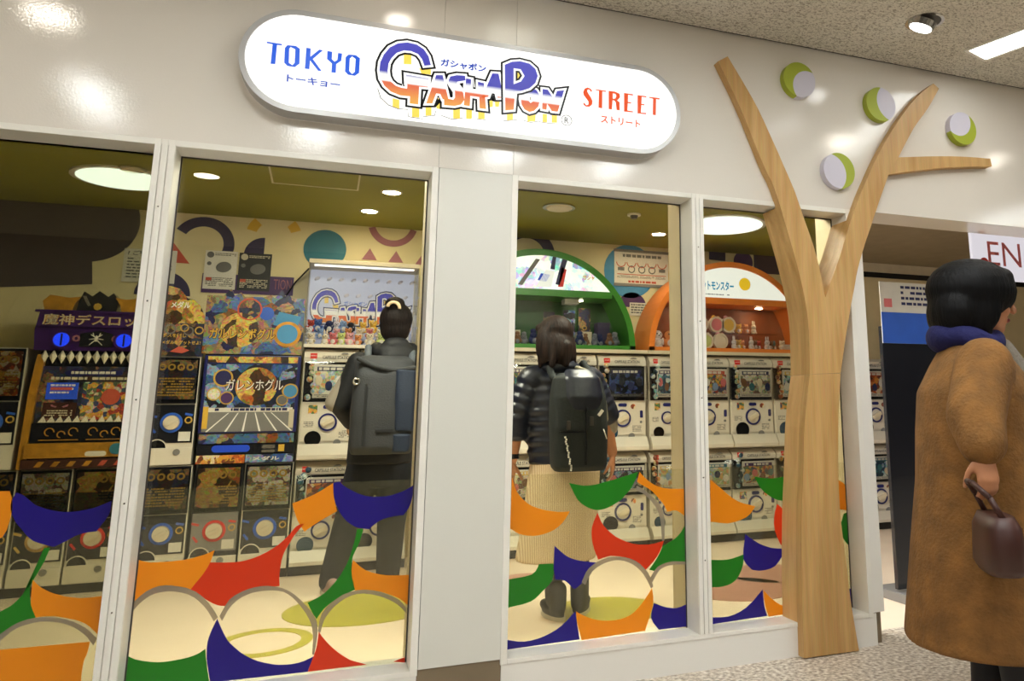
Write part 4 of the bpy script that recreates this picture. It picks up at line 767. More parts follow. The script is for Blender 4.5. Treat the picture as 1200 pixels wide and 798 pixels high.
side_br = [(1.925,2.273),(1.997,2.283),(2.101,2.298),(2.196,2.31),(2.267,2.318),(2.329,2.324),(2.386,2.328),(2.445,2.332),(2.5,2.334),(2.538,2.336),(2.544,2.294),(2.503,2.289),(2.444,2.282),(2.38,2.274),(2.315,2.265),(2.246,2.255),(2.178,2.244),(2.11,2.231),(2.043,2.217),(1.983,2.204),(1.931,2.193),(1.886,2.183),(1.856,2.176)]
trunk = [(1.337,1.182),(1.504,1.188),(1.498,1.146),(1.49,1.086),(1.482,1.025),(1.477,0.968),(1.472,0.91),(1.469,0.855),(1.465,0.804),(1.463,0.755),(1.461,0.708),(1.46,0.664),(1.46,0.623),(1.46,0.58),(1.463,0.533),(1.467,0.483),(1.471,0.436),(1.475,0.393),(1.479,0.353),(1.483,0.311),(1.486,0.267),(1.49,0.222),(1.495,0.174),(1.504,0.113),(1.513,0.049),(1.52,0.004),(1.243,0.006),(1.244,0.068),(1.245,0.158),(1.246,0.245),(1.248,0.318),(1.251,0.388),(1.254,0.451),(1.257,0.504),(1.26,0.549),(1.264,0.598),(1.269,0.653),(1.275,0.71),(1.281,0.769),(1.286,0.832),(1.291,0.895),(1.296,0.952),(1.303,0.997),(1.309,1.035),(1.316,1.072),(1.324,1.113),(1.332,1.154)]
tpart('branch', left_br, FR, -.001); tpart('branch', right_br, FR, -.001); tpart('branch', side_br, FR, -.001); tpart('trunk', trunk, FR, -.001)
def clip_below(pts, zmax):
    out = []
    for i in range(len(pts)):
        a, c = pts[i-1], pts[i]
        if (a[1] <= zmax) != (c[1] <= zmax):
            t = (zmax-a[1])/(c[1]-a[1]); out.append((a[0]+t*(c[0]-a[0]), zmax))
        if c[1] <= zmax: out.append(c)
    return out
tpart('branch_backing', clip_below(left_br, 1.955), .0, .117); tpart('branch_backing', clip_below(right_br, 1.955), .0, .117)
tpart('trunk_backing', trunk, .0, .117, 'ply_lit_side', 'plywood side of the trunk, painted paler for the light on it')  # light on the angled trunk side, painted as a paler tone
DISC_R = .090
def disc(c, cc, cr, label):
    """round plaque split by a circular line into a white part and a lime crescent"""
    r = root('disc_plaque', (c[0], 0, c[1]), label, 'wall disc', 'capsule shaped discs on the wall around the tree')
    R0 = DISC_R; d = math.hypot(*cc)*R0; cr = cr*R0; phi = math.atan2(cc[1], cc[0])
    al = math.acos((R0*R0+d*d-cr*cr)/(2*R0*d)); be = math.acos((cr*cr+d*d-R0*R0)/(2*cr*d)); k = 28
    onD = lambda a: (R0*math.cos(a), R0*math.sin(a)); onC = lambda a: (cc[0]*R0+cr*math.cos(a), cc[1]*R0+cr*math.sin(a))
    lens = [onD(phi-al+2*al*i/k) for i in range(k)]+[onC(phi+PI-be+2*be*i/k) for i in range(k)]
    cres = [onD(phi+al+(2*PI-2*al)*i/k) for i in range(k)]+[onC(phi+PI+be-2*be*i/k) for i in range(k)]
    bm_obj('white_half', P(lens, -.036, -.001), 'disc_white', r); bm_obj('lime_half', P(cres, -.036, -.001), 'disc_lime', r)
    return r
disc((1.365,2.607), (.52, -.38), .95, 'wall disc with lime crescent on top, leftmost of four')
disc((1.847,2.55), (.87, .2), 1.15, 'wall disc with lime crescent at left, beside the right branch tip')
disc((2.376,2.489), (-.35, .45), .95, 'wall disc with lime crescent at lower right, rightmost of four')
disc((1.568,2.167), (-.67, -.2), 1.1, 'wall disc with lime crescent at right, lowest, in the fork')

TC = {}
for nm, rgb in dict(blue=(70, 104, 170), red=(190, 70, 52), navy=(34, 44, 92), pale=(220, 214, 226), sky=(140, 170, 214), ink=(38, 38, 48), yellow=(238, 190, 70), orange=(232, 150, 84), cream=(238, 222, 192), pink=(236, 170, 170), lime=(206, 218, 130), white=(240, 236, 230), rose=(222, 120, 120), brown=(130, 90, 60), steel=(120, 124, 134), teal=(60, 120, 130)).items():
    plain('toy_'+nm, rgb, .7, var=.05); TC[nm] = 'toy_'+nm
# ================================================================ CAPSULE MACHINES
# built about the base centre of their front: x across, front face at y = 0, back at y = .40, z up
def white_machine(w, h, card, seed, label, group, tray=True):
    """capsule vending machine: rounded header, bulging clear window, dial panel with navy ring, outlet, tray"""
    r = root('capsule_machine', (0, 0, 0), label, 'capsule machine', group)
    hw = w/2-.004; rnd = random.Random(seed)
    zt, zh, zw, zp = h, h*.875, h*.515, h*.125
    prof = [(0, .02), (.0, zp), (.012, zp+.004), (.012, zh), (.0, zh), (-.004, zh+.03), (.02, zt-.03), (.06, zt-.006), (.12, zt), (.40, zt), (.40, .0), (.02, 0)]
    bm = bmesh.new(); n = len(prof)
    a = [bm.verts.new((-hw, y, z)) for y, z in prof]; c = [bm.verts.new((hw, y, z)) for y, z in prof]
    bm.faces.new(a); bm.faces.new(c[::-1])
    for i in range(n): bm.faces.new((a[i], c[i], c[(i+1) % n], a[(i+1) % n]))
    bmesh.ops.recalc_face_normals(bm, faces=bm.faces)
    bm_obj('body', bm, 'machine_white', r)
    # header badge and name
    zm = zh+(zt-zh)*.38
    hd = bm_obj('logo_badge', B(-hw*.78, -hw*.78+w*.12, -.006, .004, zm-.016, zm+.020), 'print_red', r)
    text('BANDAI', -hw*.78+w*.01, -hw*.78+w*.11, zm+.004, .008, -.0068, 'print_white', hd)
    text('CAPSULE STATION', -hw*.34, hw*.72, zm-.006, .024, -.0068, 'print_grey', r, bold=.03)
    cp = bmesh.new(); prism(cp, [(hw*.30, zm+.016), (hw*.62, zm+.016), (hw*.56, zm+.026), (hw*.42, zm+.027), (hw*.36, zm+.022)], -.006, -.002); bm_obj('emblem', cp, 'print_grey', r)
    # window: dark well, card, capsules, clear bulging cover
    bm_obj('window_well', B(-hw*.95, hw*.95, .008, .0118, zw, zh-.006), 'machine_black', r)
    z0, z1 = zw+.025, zh-.02; ch = z1-z0
    pc = bm_obj('product_card', B(-hw*.62, hw*.88, -.018, -.014, z0, z1), 'card_black' if card == 'art_space' else 'card_white', r)
    bm_obj('picture', B(-hw*.57, hw*.83, -.0190, -.0182, z0+ch*.12, z0+ch*.80), card, pc)
    bm_obj('title_strip', B(-hw*.50, hw*.76, -.0202, -.0192, z0+ch*.80, z0+ch*.93), ('deco_red', 'print_navy', 'deco_yellow', 'deco_teal', 'purple')[seed % 5], pc)
    lines('title_print', -hw*.44, hw*.70, z0+ch*.82, z0+ch*.91, 1, -.0205, 'card_white', pc, seed, .1, .03)
    for i in range(4):
        e_ = bmesh.new(); ell(e_, (-hw*.42+i*hw*.37, -.0195, z0+ch*(.36+.16*((i+seed) % 2))), (w*.065, .0015, ch*.15), 12, m=6)
        bm_obj('item_print', e_, ('toy_sky', 'toy_cream', 'toy_rose', 'toy_navy', 'toy_brown', 'toy_white', 'toy_teal')[(i*2+seed) % 7] if card != 'art_space' else ('toy_navy', 'toy_ink')[i % 2], pc, smooth=True)
    lines('small_print', -hw*.55, hw*.8, z0+ch*.02, z0+ch*.10, 2, -.0186, 'print_grey', pc, seed+2)
    cb = bmesh.new()
    for i in range(7): ell(cb, (-hw*.82+rnd.uniform(0, .05), -.006, zw+.03+i*.04), .021, 10, m=6)
    o = bm_obj('capsules', cb, CARDS[seed % 5], r, smooth=True); o['kind'] = 'stuff'
    bm = bmesh.new(); R = []; k = 8
    for i in range(k+1):
        t = i/k; z = zw+.006+(zh-zw-.008)*t; d = -.03-.018*math.sin(PI*t)
        R.append([bm.verts.new(p) for p in ((-hw, .012, z), (-hw, d, z), (hw, d, z), (hw, .012, z))])
    for i in range(k):
        for j in range(3): bm.faces.new((R[i][j], R[i][j+1], R[i+1][j+1], R[i+1][j]))
    bm.faces.new(R[0]); bm.faces.new(R[-1][::-1]); bmesh.ops.recalc_face_normals(bm, faces=bm.faces)
    bm_obj('window_cover', bm, 'smoked_clear', r)
    # dial panel
    zc = h*.340
    bm_obj('dial_panel', B(-hw*.96, hw*.96, .004, .013, zp+.03, zw-.004, bev=.003), 'machine_white', r)
    dr = w*.165
    dial = bm_obj('dial_ring', RY(.0, -.010, .006, zc-.005, dr, dr*.80), 'machine_navy', r)
    bm_obj('dial_plate', CY(0, -.006, .005, zc-.005, dr*.79, 24), 'machine_white', r)
    kb = B(-dr*.72, dr*.72, -.030, -.006, -dr*.26, dr*.26, bev=.006)
    k_ = bm_obj('knob', kb, 'knob_beige', r); k_.location = (0, 0, zc-.005); k_.rotation_euler = (0, -.45, 0)
    bm = bmesh.new(); zz = zw-.035
    prism(bm, stadium(-.035, .035, zz, .013, 8), -.004, .005); bm_obj('coin_slot', bm, 'machine_navy', r)
    bm_obj('info_sticker', B(-hw*.72, -hw*.40, .001, .0045, zz-.045, zz+.013), 'art_mix', r)
    bm_obj('seal_sticker', CY(hw*.45, .001, .0045, zz-.012, .020, 16), 'art_warm', r)
    bm = bmesh.new(); prism(bm, [(hw*.74, zc+.0), (hw*.80, zc-.004), (hw*.86, zc), (hw*.86, zc+.05), (hw*.80, zc+.055), (hw*.74, zc+.05)], -.002, .005); bm_obj('return_button', bm, 'machine_navy', r)
    bm_obj('keyhole', CY(hw*.78, -.002, .005, zc-.035, .010, 12), 'machine_grey', r)
    lines('small_print', -hw*.85, -hw*.5, zc-.04, zc, 4, .0036, 'print_grey', r, seed)
    lines('small_print', hw*.42, hw*.8, zp+.05, zp+.10, 5, .0036, 'print_grey', r, seed+1)
    # outlet, coin return, tray
    orad = w*.145
    bm_obj('outlet', CY(-hw*.50, -.006, .008, zp+.020+orad*.55, orad, 28), 'outlet_black' if seed % 2 else 'outlet_blue', r)
    bm_obj('coin_return', CY(hw*.38, -.006, .008, zp+.02, .024, 18), 'machine_grey', r)
    bm = bmesh.new(); pr = [(0, .0), (-.055, .012), (-.058, zp*.40), (-.050, zp*.52), (-.012, zp+.015), (.0, zp+.015)]
    n = len(pr); a = [bm.verts.new((-hw, y, z)) for y, z in pr]; c = [bm.verts.new((hw, y, z)) for y, z in pr]
    bm.faces.new(a); bm.faces.new(c[::-1])
    for i in range(n): bm.faces.new((a[i], c[i], c[(i+1) % n], a[(i+1) % n]))
    bmesh.ops.recalc_face_normals(bm, faces=bm.faces); bm_obj('tray', bm, 'machine_white', r)
    return r
def medal_machine(w, h, card, seed, label, group, accent='print_blue', panel='machine_black'):
    """narrow medal machine: product card above, black dial panel, ringed outlet, white lip"""
    r = root('medal_machine', (0, 0, 0), label, 'medal machine', group)
    hw = w/2-.003; zp, zc = h*.155, h*.385
    bm_obj('body', B(-hw, hw, .0, .40, 0, h, bev=.004), 'machine_white' if panel == 'machine_black' else 'machine_black', r)
    bm_obj('card_frame', B(-hw*.97, hw*.97, -.012, .002, h*.56, h-.006), 'machine_black', r)
    pc = bm_obj('product_card', B(-hw*.88, hw*.88, -.016, -.0125, h*.60, h-.022), card, r)
    for i in range(4): bm_obj('medal_print', RY(-hw*.62+i*hw*.40, -.0172, -.0163, h*.90, hw*.17, hw*.09, n=14), 'print_gold', pc)
    lines('small_print', -hw*.8, hw*.8, h*.62, h*.80, 7, -.0166, 'print_gold', pc, seed)
    bm_obj('window_cover', B(-hw*.95, hw*.95, -.022, -.019, h*.57, h-.012), 'smoked_clear', r)
    bm_obj('dial_panel', B(-hw*.94, hw*.94, -.006, .002, h*.20, h*.55), panel, r)
    dr = w*.235
    bm_obj('dial_ring', RY(0, -.016, -.004, zc, dr, dr*.76), accent, r)
    kn = bm_obj('knob', CY(0, -.034, -.006, zc, dr*.70, 24, dr*.74), 'knob_beige', r)
    gp = bm_obj('grip', B(-dr*.62, dr*.62, -.050, -.033, -dr*.16, dr*.16, bev=.005), 'knob_beige', kn); gp.location = (0, 0, zc); gp.rotation_euler = (0, -.5, 0)
    for (dx, dz, q) in ((-.8, .42, .3), (.72, .5, .2), (-.75, -.45, .9)):
        s = bm_obj('accent_mark', B(-.022, .022, -.0075, -.005, -.007, .007), accent, r); s.location = (dx*hw, 0, zc+dz*dr*1.6); s.rotation_euler = (0, q, 0)
    bm_obj('price_card', B(hw*.35, hw*.86, -.009, -.005, h*.215, h*.30), 'card_white', r)
    bm_obj('emblem', RY(hw*.72, -.009, -.005, zc+.015, .022, .014, n=16), 'print_gold', r)
    orad = w*.185
    bm_obj('outlet_ring', RY(-hw*.52, -.012, .002, h*.155, orad*1.12, orad), 'machine_white', r)
    bm_obj('outlet', CY(-hw*.52, -.008, .003, h*.155, orad, 26), 'outlet_black', r)
    bm_obj('tray', B(-hw, hw, -.014, .0, 0, h*.155, bev=.004), 'machine_white', r)
    bm_obj('coin_return', CY(hw*.35, -.022, -.010, h*.115, .020, 16), 'machine_grey', r)
    return r
def put(o, x, z): o.location = (x, YM, z); return o
XM = {}
H_UP, Z_UP, H_LO, Z_LO = .755, .728, .665, .058
GU, GL = 'white capsule machines of the upper row', 'white capsule machines of the lower row'
def whites(xs, labels_u, labels_l, cards_u, cards_l, s0):
    for i, (x0, x1) in enumerate(xs):
        put(white_machine(x1-x0, H_UP, cards_u[i], s0+i, labels_u[i], GU), (x0+x1)/2, Z_UP)
        put(white_machine(x1-x0, H_LO, cards_l[i], s0+i+3, labels_l[i], GL), (x0+x1)/2, Z_LO)
# group under the lit display box (left window)
whites([(-.828, -.468), (-.462, -.102)],
       ['white capsule machine under the display box, left of the bun haired person', 'white capsule machine hidden behind the bun haired person\'s backpack'],
       ['lower white capsule machine behind the orange film, left of the bun haired person\'s legs', 'lower white capsule machine between and behind the bun haired person\'s legs'],
       ['art_pastel', 'art_cyan'], ['art_warm', 'art_green'], 1)
# group under the green arch
whites([(.455, .862), (.868, 1.275), (1.285, 1.690)],
       ['white capsule machine under the green arch, left of the puffer jacket person\'s shoulder', 'white capsule machine under the green arch, behind the puffer jacket person', 'white capsule machine with dark card under the right foot of the green arch'],
       ['lower white capsule machine left of the puffer jacket person\'s skirt', 'lower white capsule machine behind the puffer jacket person\'s skirt', 'lower white capsule machine beside the puffer jacket person\'s hand, above the red film'],
       ['art_mix', 'art_warm', 'art_space'], ['art_green', 'art_pastel', 'art_blue'], 4)
# group under the orange arch
whites([(1.715, 2.018), (2.024, 2.434), (2.440, 2.853), (2.857, 3.262), (3.266, 3.672)],
       ['white capsule machine with blue outlet just left of the right mullion', 'white capsule machine behind and right of the right mullion', 'white capsule machine under the orange arch, second left of the tree trunk', 'white capsule machine under the orange arch, next to the tree trunk', 'white capsule machine hidden behind the tree trunk'],
       ['lower white capsule machine just left of the right mullion', 'lower white capsule machine just right of the right mullion', 'lower white capsule machine under the orange arch, behind the orange film', 'lower white capsule machine nearest the tree trunk, behind the green film', 'lower white capsule machine hidden behind the tree trunk'],
       ['art_cyan', 'art_mix', 'art_green', 'art_cyan', 'art_warm'], ['art_pastel', 'art_pastel', 'art_mix', 'art_warm', 'art_blue'], 9)
# machines along the back wall beyond the tree
whites([(3.70, 4.10), (4.12, 4.52)], ['white capsule machine beyond the tree, left of two in the entrance', 'white capsule machine beyond the tree, right of two in the entrance'],
       ['lower white capsule machine beyond the tree, left of two in the entrance', 'lower white capsule machine beyond the tree, right of two in the entrance'], ['art_warm', 'art_mix'], ['art_cyan', 'art_green'], 15)
# narrow medal machines
GM = 'narrow medal machines'
def medals(x0, x1, z, h, card, seed, label, **k): put(medal_machine(x1-x0, h, card, seed, label, GM, **k), (x0+x1)/2, z)
medals(-1.702, -1.437, Z_UP, .68, 'art_dark', 21, 'upper narrow medal machine with blue dial ring, right of the left mullion')
medals(-1.702, -1.425, Z_LO, .665, 'art_dark', 22, 'lower narrow medal machine below the blue ringed one, right of the left mullion')
medals(-1.412, -1.133, Z_LO, .665, 'art_gold', 23, 'lower narrow medal machine with orange horned ring under the big screen', accent='print_red', panel='machine_grey')
medals(-1.129, -.836, Z_LO, .665, 'art_green', 24, 'lower narrow medal machine with green card under the big screen', accent='print_blue')
medals(-2.64, -2.37, Z_UP, .72, 'art_warm', 25, 'upper narrow medal machine at the left edge of the picture')
medals(-2.60, -2.335, Z_LO, .665, 'art_dark', 26, 'lower narrow medal machine at the left edge of the picture')
medals(-2.325, -2.058, Z_LO, .665, 'art_green', 27, 'lower narrow medal machine under the left half of the monster machine', accent='print_gold')
medals(-2.052, -1.785, Z_LO, .665, 'art_gold', 28, 'lower narrow medal machine under the right half of the monster machine', accent='print_red')
# kick bases below the lower row
def base_plinth(x0, x1, label):
    o = bm_obj('plinth', B(x0, x1, YM+.012, YM+.40, .001, Z_LO-.001), 'kick_dark'); tag(o, label, 'plinth', 'dark plinths under the machines')
base_plinth(-2.61, -.834, 'dark plinth under the narrow medal machines'); base_plinth(-.83, -.10, 'dark plinth under the machines behind the bun haired person')
base_plinth(.453, 1.692, 'dark plinth under the machines below the green arch'); base_plinth(1.713, 3.674, 'dark plinth under the machines below the orange arch'); base_plinth(3.70, 4.52, 'dark plinth under the machines beyond the tree')

# ---- big screen kiosk with picture header
kx0, kx1 = -1.420, -.838; kc = (kx0+kx1)/2
kz = root('screen_kiosk', (kc, YM, Z_UP), 'tall black game kiosk with road picture screen and fantasy picture header', 'game kiosk')
hw = (kx1-kx0)/2-.003
bm_obj('cabinet', B(-hw, hw, 0, .40, .0, .70), 'machine_black', kz)
bm_obj('screen_frame', B(-hw, hw, -.02, .001, .19, .695, bev=.006), 'machine_navy', kz)
pan = bm_obj('picture_panel', B(-hw+.02, hw-.02, -.025, -.0205, .20, .635), 'art_blue', kz)
bm_obj('icon_strip', B(-hw+.02, hw-.02, -.025, -.0205, .645, .685), 'art_gold', kz)
road = bmesh.new(); prism(road, [(-hw+.02, .20), (hw-.02, .20), (hw-.02, .325), (-hw+.02, .325)], -.0265, -.0255); bm_obj('road_print', road, 'machine_grey', pan)
for q in (-.24, -.13, -.03, .07, .17, .26):
    bm_obj('road_line', P([(q-.006, .20), (q+.006, .20), (q*.5+.003, .32), (q*.5-.003, .32)], -.0275, -.0268), 'print_white', pan)
bm_obj('title_bar', B(-hw+.03, hw-.03, -.0275, -.0266, .325, .352), 'card_white', pan); lines('small_print', -hw*.7, hw*.8, .328, .349, 1, -.0282, 'print_navy', pan, 5, .2, .02)
bm_obj('burst', CY(.03, -.0268, -.0256, .49, .125, 32), 'art_gold', pan)
for (x, z, rr, mt) in ((-.17, .545, .058, 'print_navy'), (-.215, .44, .042, 'art_green'), (-.14, .415, .042, 'purple'), (.19, .40, .036, 'print_grey'), (.235, .46, .05, 'deco_blue')):
    d_ = bm_obj('medal_print', CY(x, -.0278, -.0258, z, rr, 20), mt, pan); bm_obj('medal_rim', RY(x, -.0286, -.0279, z, rr, rr*.82, n=20), 'print_gold', pan)
text('ガレンホグル', -.15, .19, .50, .075, -.0295, 'bag_brown', pan, 'title_print', bold=.06)
text('ガレンホグル', -.15, .19, .50, .075, -.0301, 'print_white', pan, 'title_print', bold=.004)
bm_obj('side_label', B(-hw+.02, -hw+.05, -.0285, -.027, .22, .36), 'deco_yellow', kz); bm_obj('side_label', B(hw-.05, hw-.02, -.0285, -.027, .22, .34), 'ledge', kz)
bm_obj('caption_strip', B(-hw+.01, hw-.01, -.022, .0, .125, .185), 'art_fantasy', kz)
bm_obj('coin_panel', B(-hw+.01, .06, -.018, .0, .06, .12), 'machine_black', kz); bm_obj('speaker_slot', P(stadium(-.20, .02, .092, .022, 10), -.023, -.018), 'screen_blue', kz)
bm_obj('coin_panel', B(.065, hw-.01, -.018, .0, .06, .12), 'machine_black', kz); bm_obj('coin_slot', P(stadium(.09, .17, .10, .012, 8), -.023, -.018), 'lamp_metal', kz); bm_obj('coin_slot', P(stadium(.09, .17, .072, .009, 8), -.023, -.018), 'lamp_metal', kz); bm_obj('price_card', B(.19, .225, -.021, -.018, .068, .112), 'deco_yellow', kz)
bm_obj('name_strip', B(-hw+.005, -.005, -.02, .0, .0, .052), 'art_warm', kz); bm_obj('name_strip', B(.0, hw-.005, -.02, .0, .0, .052), 'art_blue', kz)
text('メダル', -.24, -.06, .026, .026, -.0208, 'deco_yellow', kz, bold=.03); text('メダル', .04, .20, .026, .026, -.0208, 'card_white', kz, bold=.03)
hp = bm_obj('picture_header', B(-hw-.02, hw, -.03, .02, .702, 1.085), 'art_fantasy', kz)
bm_obj('title_disc', CY(-.10, -.0318, -.0305, .86, .115, 28), 'art_gold', hp); bm_obj('medal_print', RY(.19, -.0326, -.0305, .84, .085, .065, n=26), 'gold', hp); bm_obj('medal_print', CY(.19, -.0316, -.0305, .84, .064, 24), 'deco_blue', hp)
bm_obj('medal_print', CY(-.05, -.0316, -.0305, 1.0, .07, 24), 'art_dark', hp); bm_obj('medal_print', RY(-.05, -.0326, -.0305, 1.0, .075, .065, n=24), 'deco_red', hp)
bm_obj('blue_glow_print', CY(.055, -.0316, -.0305, .975, .045, 20), 'print_blue', hp)
bm_obj('shield_print', P([(.10, .90), (.24, .87), (.27, .96), (.13, .99)], -.0320, -.0305), 'deco_blue', hp)
text('ガルレンボグル', -.28, .12, .835, .08, -.0335, 'bag_brown', hp, 'title_print', bold=.06)
text('ガルレンボグル', -.275, .115, .835, .072, -.0342, 'deco_yellow', hp, 'title_print', bold=.012)
text('BANDAI', .245, .285, .745, .014, -.0325, 'print_red', hp)
for i, (x, hh) in enumerate(((-.18, .05), (-.12, .03), (.06, .02), (.13, .055), (.17, .03))):
    bm_obj('crest', P([(x-.035, 1.083), (x+.035, 1.083), (x+.01, 1.083+hh)], -.028, .012), 'art_fantasy', hp)

# ---- medal board above the blue ringed machine
mb = root('poster_board', (-1.57, YM, Z_UP+.681), 'dark medal picture board with yellow writing on the narrow machine beside the left mullion', 'poster')
bm_obj('board', P([(-.155, 0), (.14, 0), (.14, .215), (-.155, .215)], -.016, -.004), 'art_dark', mb)
bm_obj('picture_top', P([(-.155, .2155), (.14, .2155), (.13, .26), (.10, .33), (.06, .37), (.02, .38), (-.03, .44), (-.08, .455), (-.155, .46)], -.014, -.004), 'art_gold', mb)
text('ボスを倒して', -.10, .06, .165-.03, .026, -.0168, 'deco_yellow', mb, bold=.015); text('レアメダルをゲットせよ!', -.145, .12, .100-.01, .026, -.0168, 'deco_yellow', mb, bold=.015)
text('メダル', -.07, .04, .335, .045, -.0148, 'print_white', mb, bold=.03)
for i, (x, z, rr) in enumerate(((-.06, .175, .034), (.02, .185, .026), (.045, .165, .03), (.105, .17, .026))): bm_obj('medal_print', RY(x, -.0172, -.0162, z, rr, rr*.7, n=18), 'print_gold' if i % 2 else 'print_grey', mb)
bm_obj('boss_print', P([(-.05, .03), (.02, .02), (.06, .04), (.0, .065)], -.0172, -.0162), 'deco_red', mb)

# ---- monster cabinet
mx0, mx1 = -2.340, -1.722
mo = root('monster_machine', ((mx0+mx1)/2, YM, Z_UP), 'purple and gold monster faced game machine with glowing blue eyes', 'game machine')
hw = (mx1-mx0)/2
bm_obj('cabinet', B(-hw+.03, hw-.03, 0, .40, 0, .70, bev=.01), 'machine_black', mo)
bm_obj('head', P([(-hw+.01, .80), (hw-.01, .80), (hw, .93), (hw-.02, 1.02), (-hw+.02, 1.02), (-hw, .93)], -.05, .36), 'violet', mo)
hd = bm_obj('name_board', P([(-hw+.01, .945), (hw-.01, .945), (hw-.02, 1.03), (-hw+.02, 1.03)], -.07, -.051), 'violet', mo)
text('魔神デスロット', -hw+.04, hw-.01, .988, .068, -.072, 'gold', hd, 'title_print', bold=.03); text('魔神デスロット', -hw+.04, hw-.01, .988, .068, -.0726, 'ledge', hd, 'title_print', bold=.0)
bm_obj('name_bar', B(-hw, hw, -.085, -.05, 1.03, 1.045), 'violet', mo)
horn = lambda s: bm_obj('horn', P([(s*.27, 1.046), (s*.13, 1.046), (s*.12, 1.09), (s*.09, 1.135), (s*.15, 1.125), (s*.25, 1.14), (s*.285, 1.10)], -.06, .05), 'gold', mo)
horn(-1); horn(1)
bm_obj('crown', P([(-.11, 1.046), (.10, 1.046), (.11, 1.12), (.075, 1.165), (.05, 1.14), (.0, 1.175), (-.035, 1.14), (-.08, 1.17), (-.10, 1.11)], -.05, .06), 'machine_black', mo)
bm_obj('crown_badge', CY(.0, -.058, -.049, 1.075, .022, 8), 'print_gold', mo)
bm_obj('crown_blade', P([(-.085, 1.14), (-.065, 1.14), (-.035, 1.08), (-.05, 1.075)], -.056, -.050), 'lamp_metal', mo)
for s in (-1, 1):
    e_ = bm_obj('eye', CY(s*.163, -.064, -.050, .865, .042, 24), 'eye_blue', mo)
    bm_obj('pupil', B(s*.163-.005, s*.163+.005, -.068, -.0645, .829, .901), 'machine_navy', e_)
    bm_obj('eye_rim', RY(s*.163, -.070, -.051, .865, .056, .043, n=24), 'violet', e_)
bm_obj('brow_panel', P([(-.07, .825), (.10, .825), (.10, .905), (.03, .925), (-.07, .905)], -.058, -.051), 'machine_black', mo)
for (x, z) in ((-.09, .875), (.115, .875)): bm_obj('bolt_emblem', RY(x, -.060, -.0515, z, .020, .010, n=12), 'deco_pink', mo)
em = bmesh.new()
for s in (-1, 1):
    for (a, b2) in (((.0, .88), (.03, .90)), ((.0, .875), (.038, .87)), ((.0, .87), (.034, .835)), ((.012, .885), (.02, .91))):
        cone(em, (.015+s*a[0], -.060, a[1]), (.015+s*b2[0], -.060, b2[1]), .0035, .002, 6, caps=False)
ell(em, (.015, -.060, .875), (.009, .006, .02), 8); bm_obj('spider_emblem', em, 'card_white', mo)
for i in range(12):
    x = -.245+i*.0445; bm = bmesh.new()
    t0, t1, b0 = bm.verts.new((x-.021, -.035, .765)), bm.verts.new((x+.021, -.035, .765)), bm.verts.new((x, -.030, .72))
    tp, fr = bm.verts.new((x, -.030, .805)), bm.verts.new((x, -.060, .765)); bk = bm.verts.new((x, -.004, .765))
    for f in ((t0, b0, fr), (fr, b0, t1), (t0, fr, tp), (fr, t1, tp), (t1, b0, bk), (bk, b0, t0), (bk, t0, tp), (tp, t1, bk)): bm.faces.new(f)
    bmesh.ops.recalc_face_normals(bm, faces=bm.faces); bm_obj('tooth', bm, 'tooth', mo)
for s in (-1, 1): bm_obj('side_post', P([(s*(hw-.035), .0), (s*hw, .0), (s*(hw-.01), .45), (s*(hw-.03), .68), (s*(hw-.07), .68), (s*(hw-.05), .45)], -.04, .06), 'gold', mo)
sp_ = bm_obj('art_panel', B(-hw+.05, hw-.05, -.018, -.001, .27, .61), 'art_dark', mo)
bm_obj('title_print', P(stadium(-.13, .17, .665, .015, 8), -.0225, -.0185), 'machine_navy', sp_); lines('small_print', -.10, .14, .655, .675, 1, -.0232, 'card_white', sp_, 3, .2, .02); lines('small_print', -.2, .22, .62, .64, 1, -.0188, 'ledge', sp_, 4, .2, .022)
sc_ = bm_obj('screen', B(-.215, -.055, -.026, -.018, .505, .605), 'screen_blue', mo)
lines('screen_print', -.195, -.07, .53, .595, 3, -.0265, 'card_white', sc_, 6, .5, .015); bm_obj('screen_title', B(-.195, -.085, -.0268, -.0262, .56, .578), 'deco_red', sc_)
tp = bm_obj('boss_plate', P([(-.225, .39), (-.055, .39), (-.05, .485), (-.22, .485)], -.024, -.018), 'bag_brown', mo); lines('small_print', -.21, -.07, .40, .44, 3, -.0245, 'ledge', tp, 8)
for s in (-1, 1): bm_obj('boss_eye', P([(-.138+s*.012, .462), (-.138+s*.045, .475), (-.138+s*.042, .462), (-.138+s*.02, .455)], -.0255, -.0242), 'deco_pink', tp)
bm_obj('picture_print', P([(-.03, .38), (.22, .38), (.22, .61), (-.03, .61)], -.0205, -.0185), 'art_mix', sp_); bm_obj('burst_print', CY(.12, -.0225, -.0208, .52, .05, 16), 'deco_red', sp_)
for i in range(11):
    x = -.215+i*.043; bm_obj('lower_tooth', P([(x-.02, .272), (x+.02, .272), (x+.004, .31)], -.032, -.019), 'tooth', mo)
bm_obj('scroll_panel', B(-hw+.045, hw-.045, -.03, -.001, .155, .268), 'machine_black', mo)
sg_ = bmesh.new()
for s in (-1, 1):
    for (cx, cz, ro) in ((.05, .215, .026), (.11, .20, .022), (.17, .215, .026)): ring_y(sg_, cx*s, -.034, -.030, cz, ro, ro-.006, 0, 4.6, 14)
    box(sg_, min(s*.02, s*.22), max(s*.02, s*.22), -.034, -.030, .165, .170)
o = bm_obj('scrollwork', sg_, 'gold', mo); o['kind'] = 'stuff'
bm_obj('coin_deck', B(-hw+.03, hw-.03, -.06, -.001, .062, .15, bev=.006), 'gold', mo); bm_obj('coin_slot', P(stadium(.03, .14, .083, .015, 8), -.064, -.06), 'card_white', mo); ob = bm_obj('button', CY(.19, -.075, -.06, .11, .034, 18), 'deco_teal', mo)
bm_obj('lower_rail', B(-hw+.02, hw-.02, -.05, -.001, .0, .055, bev=.006), 'bag_brown', mo)
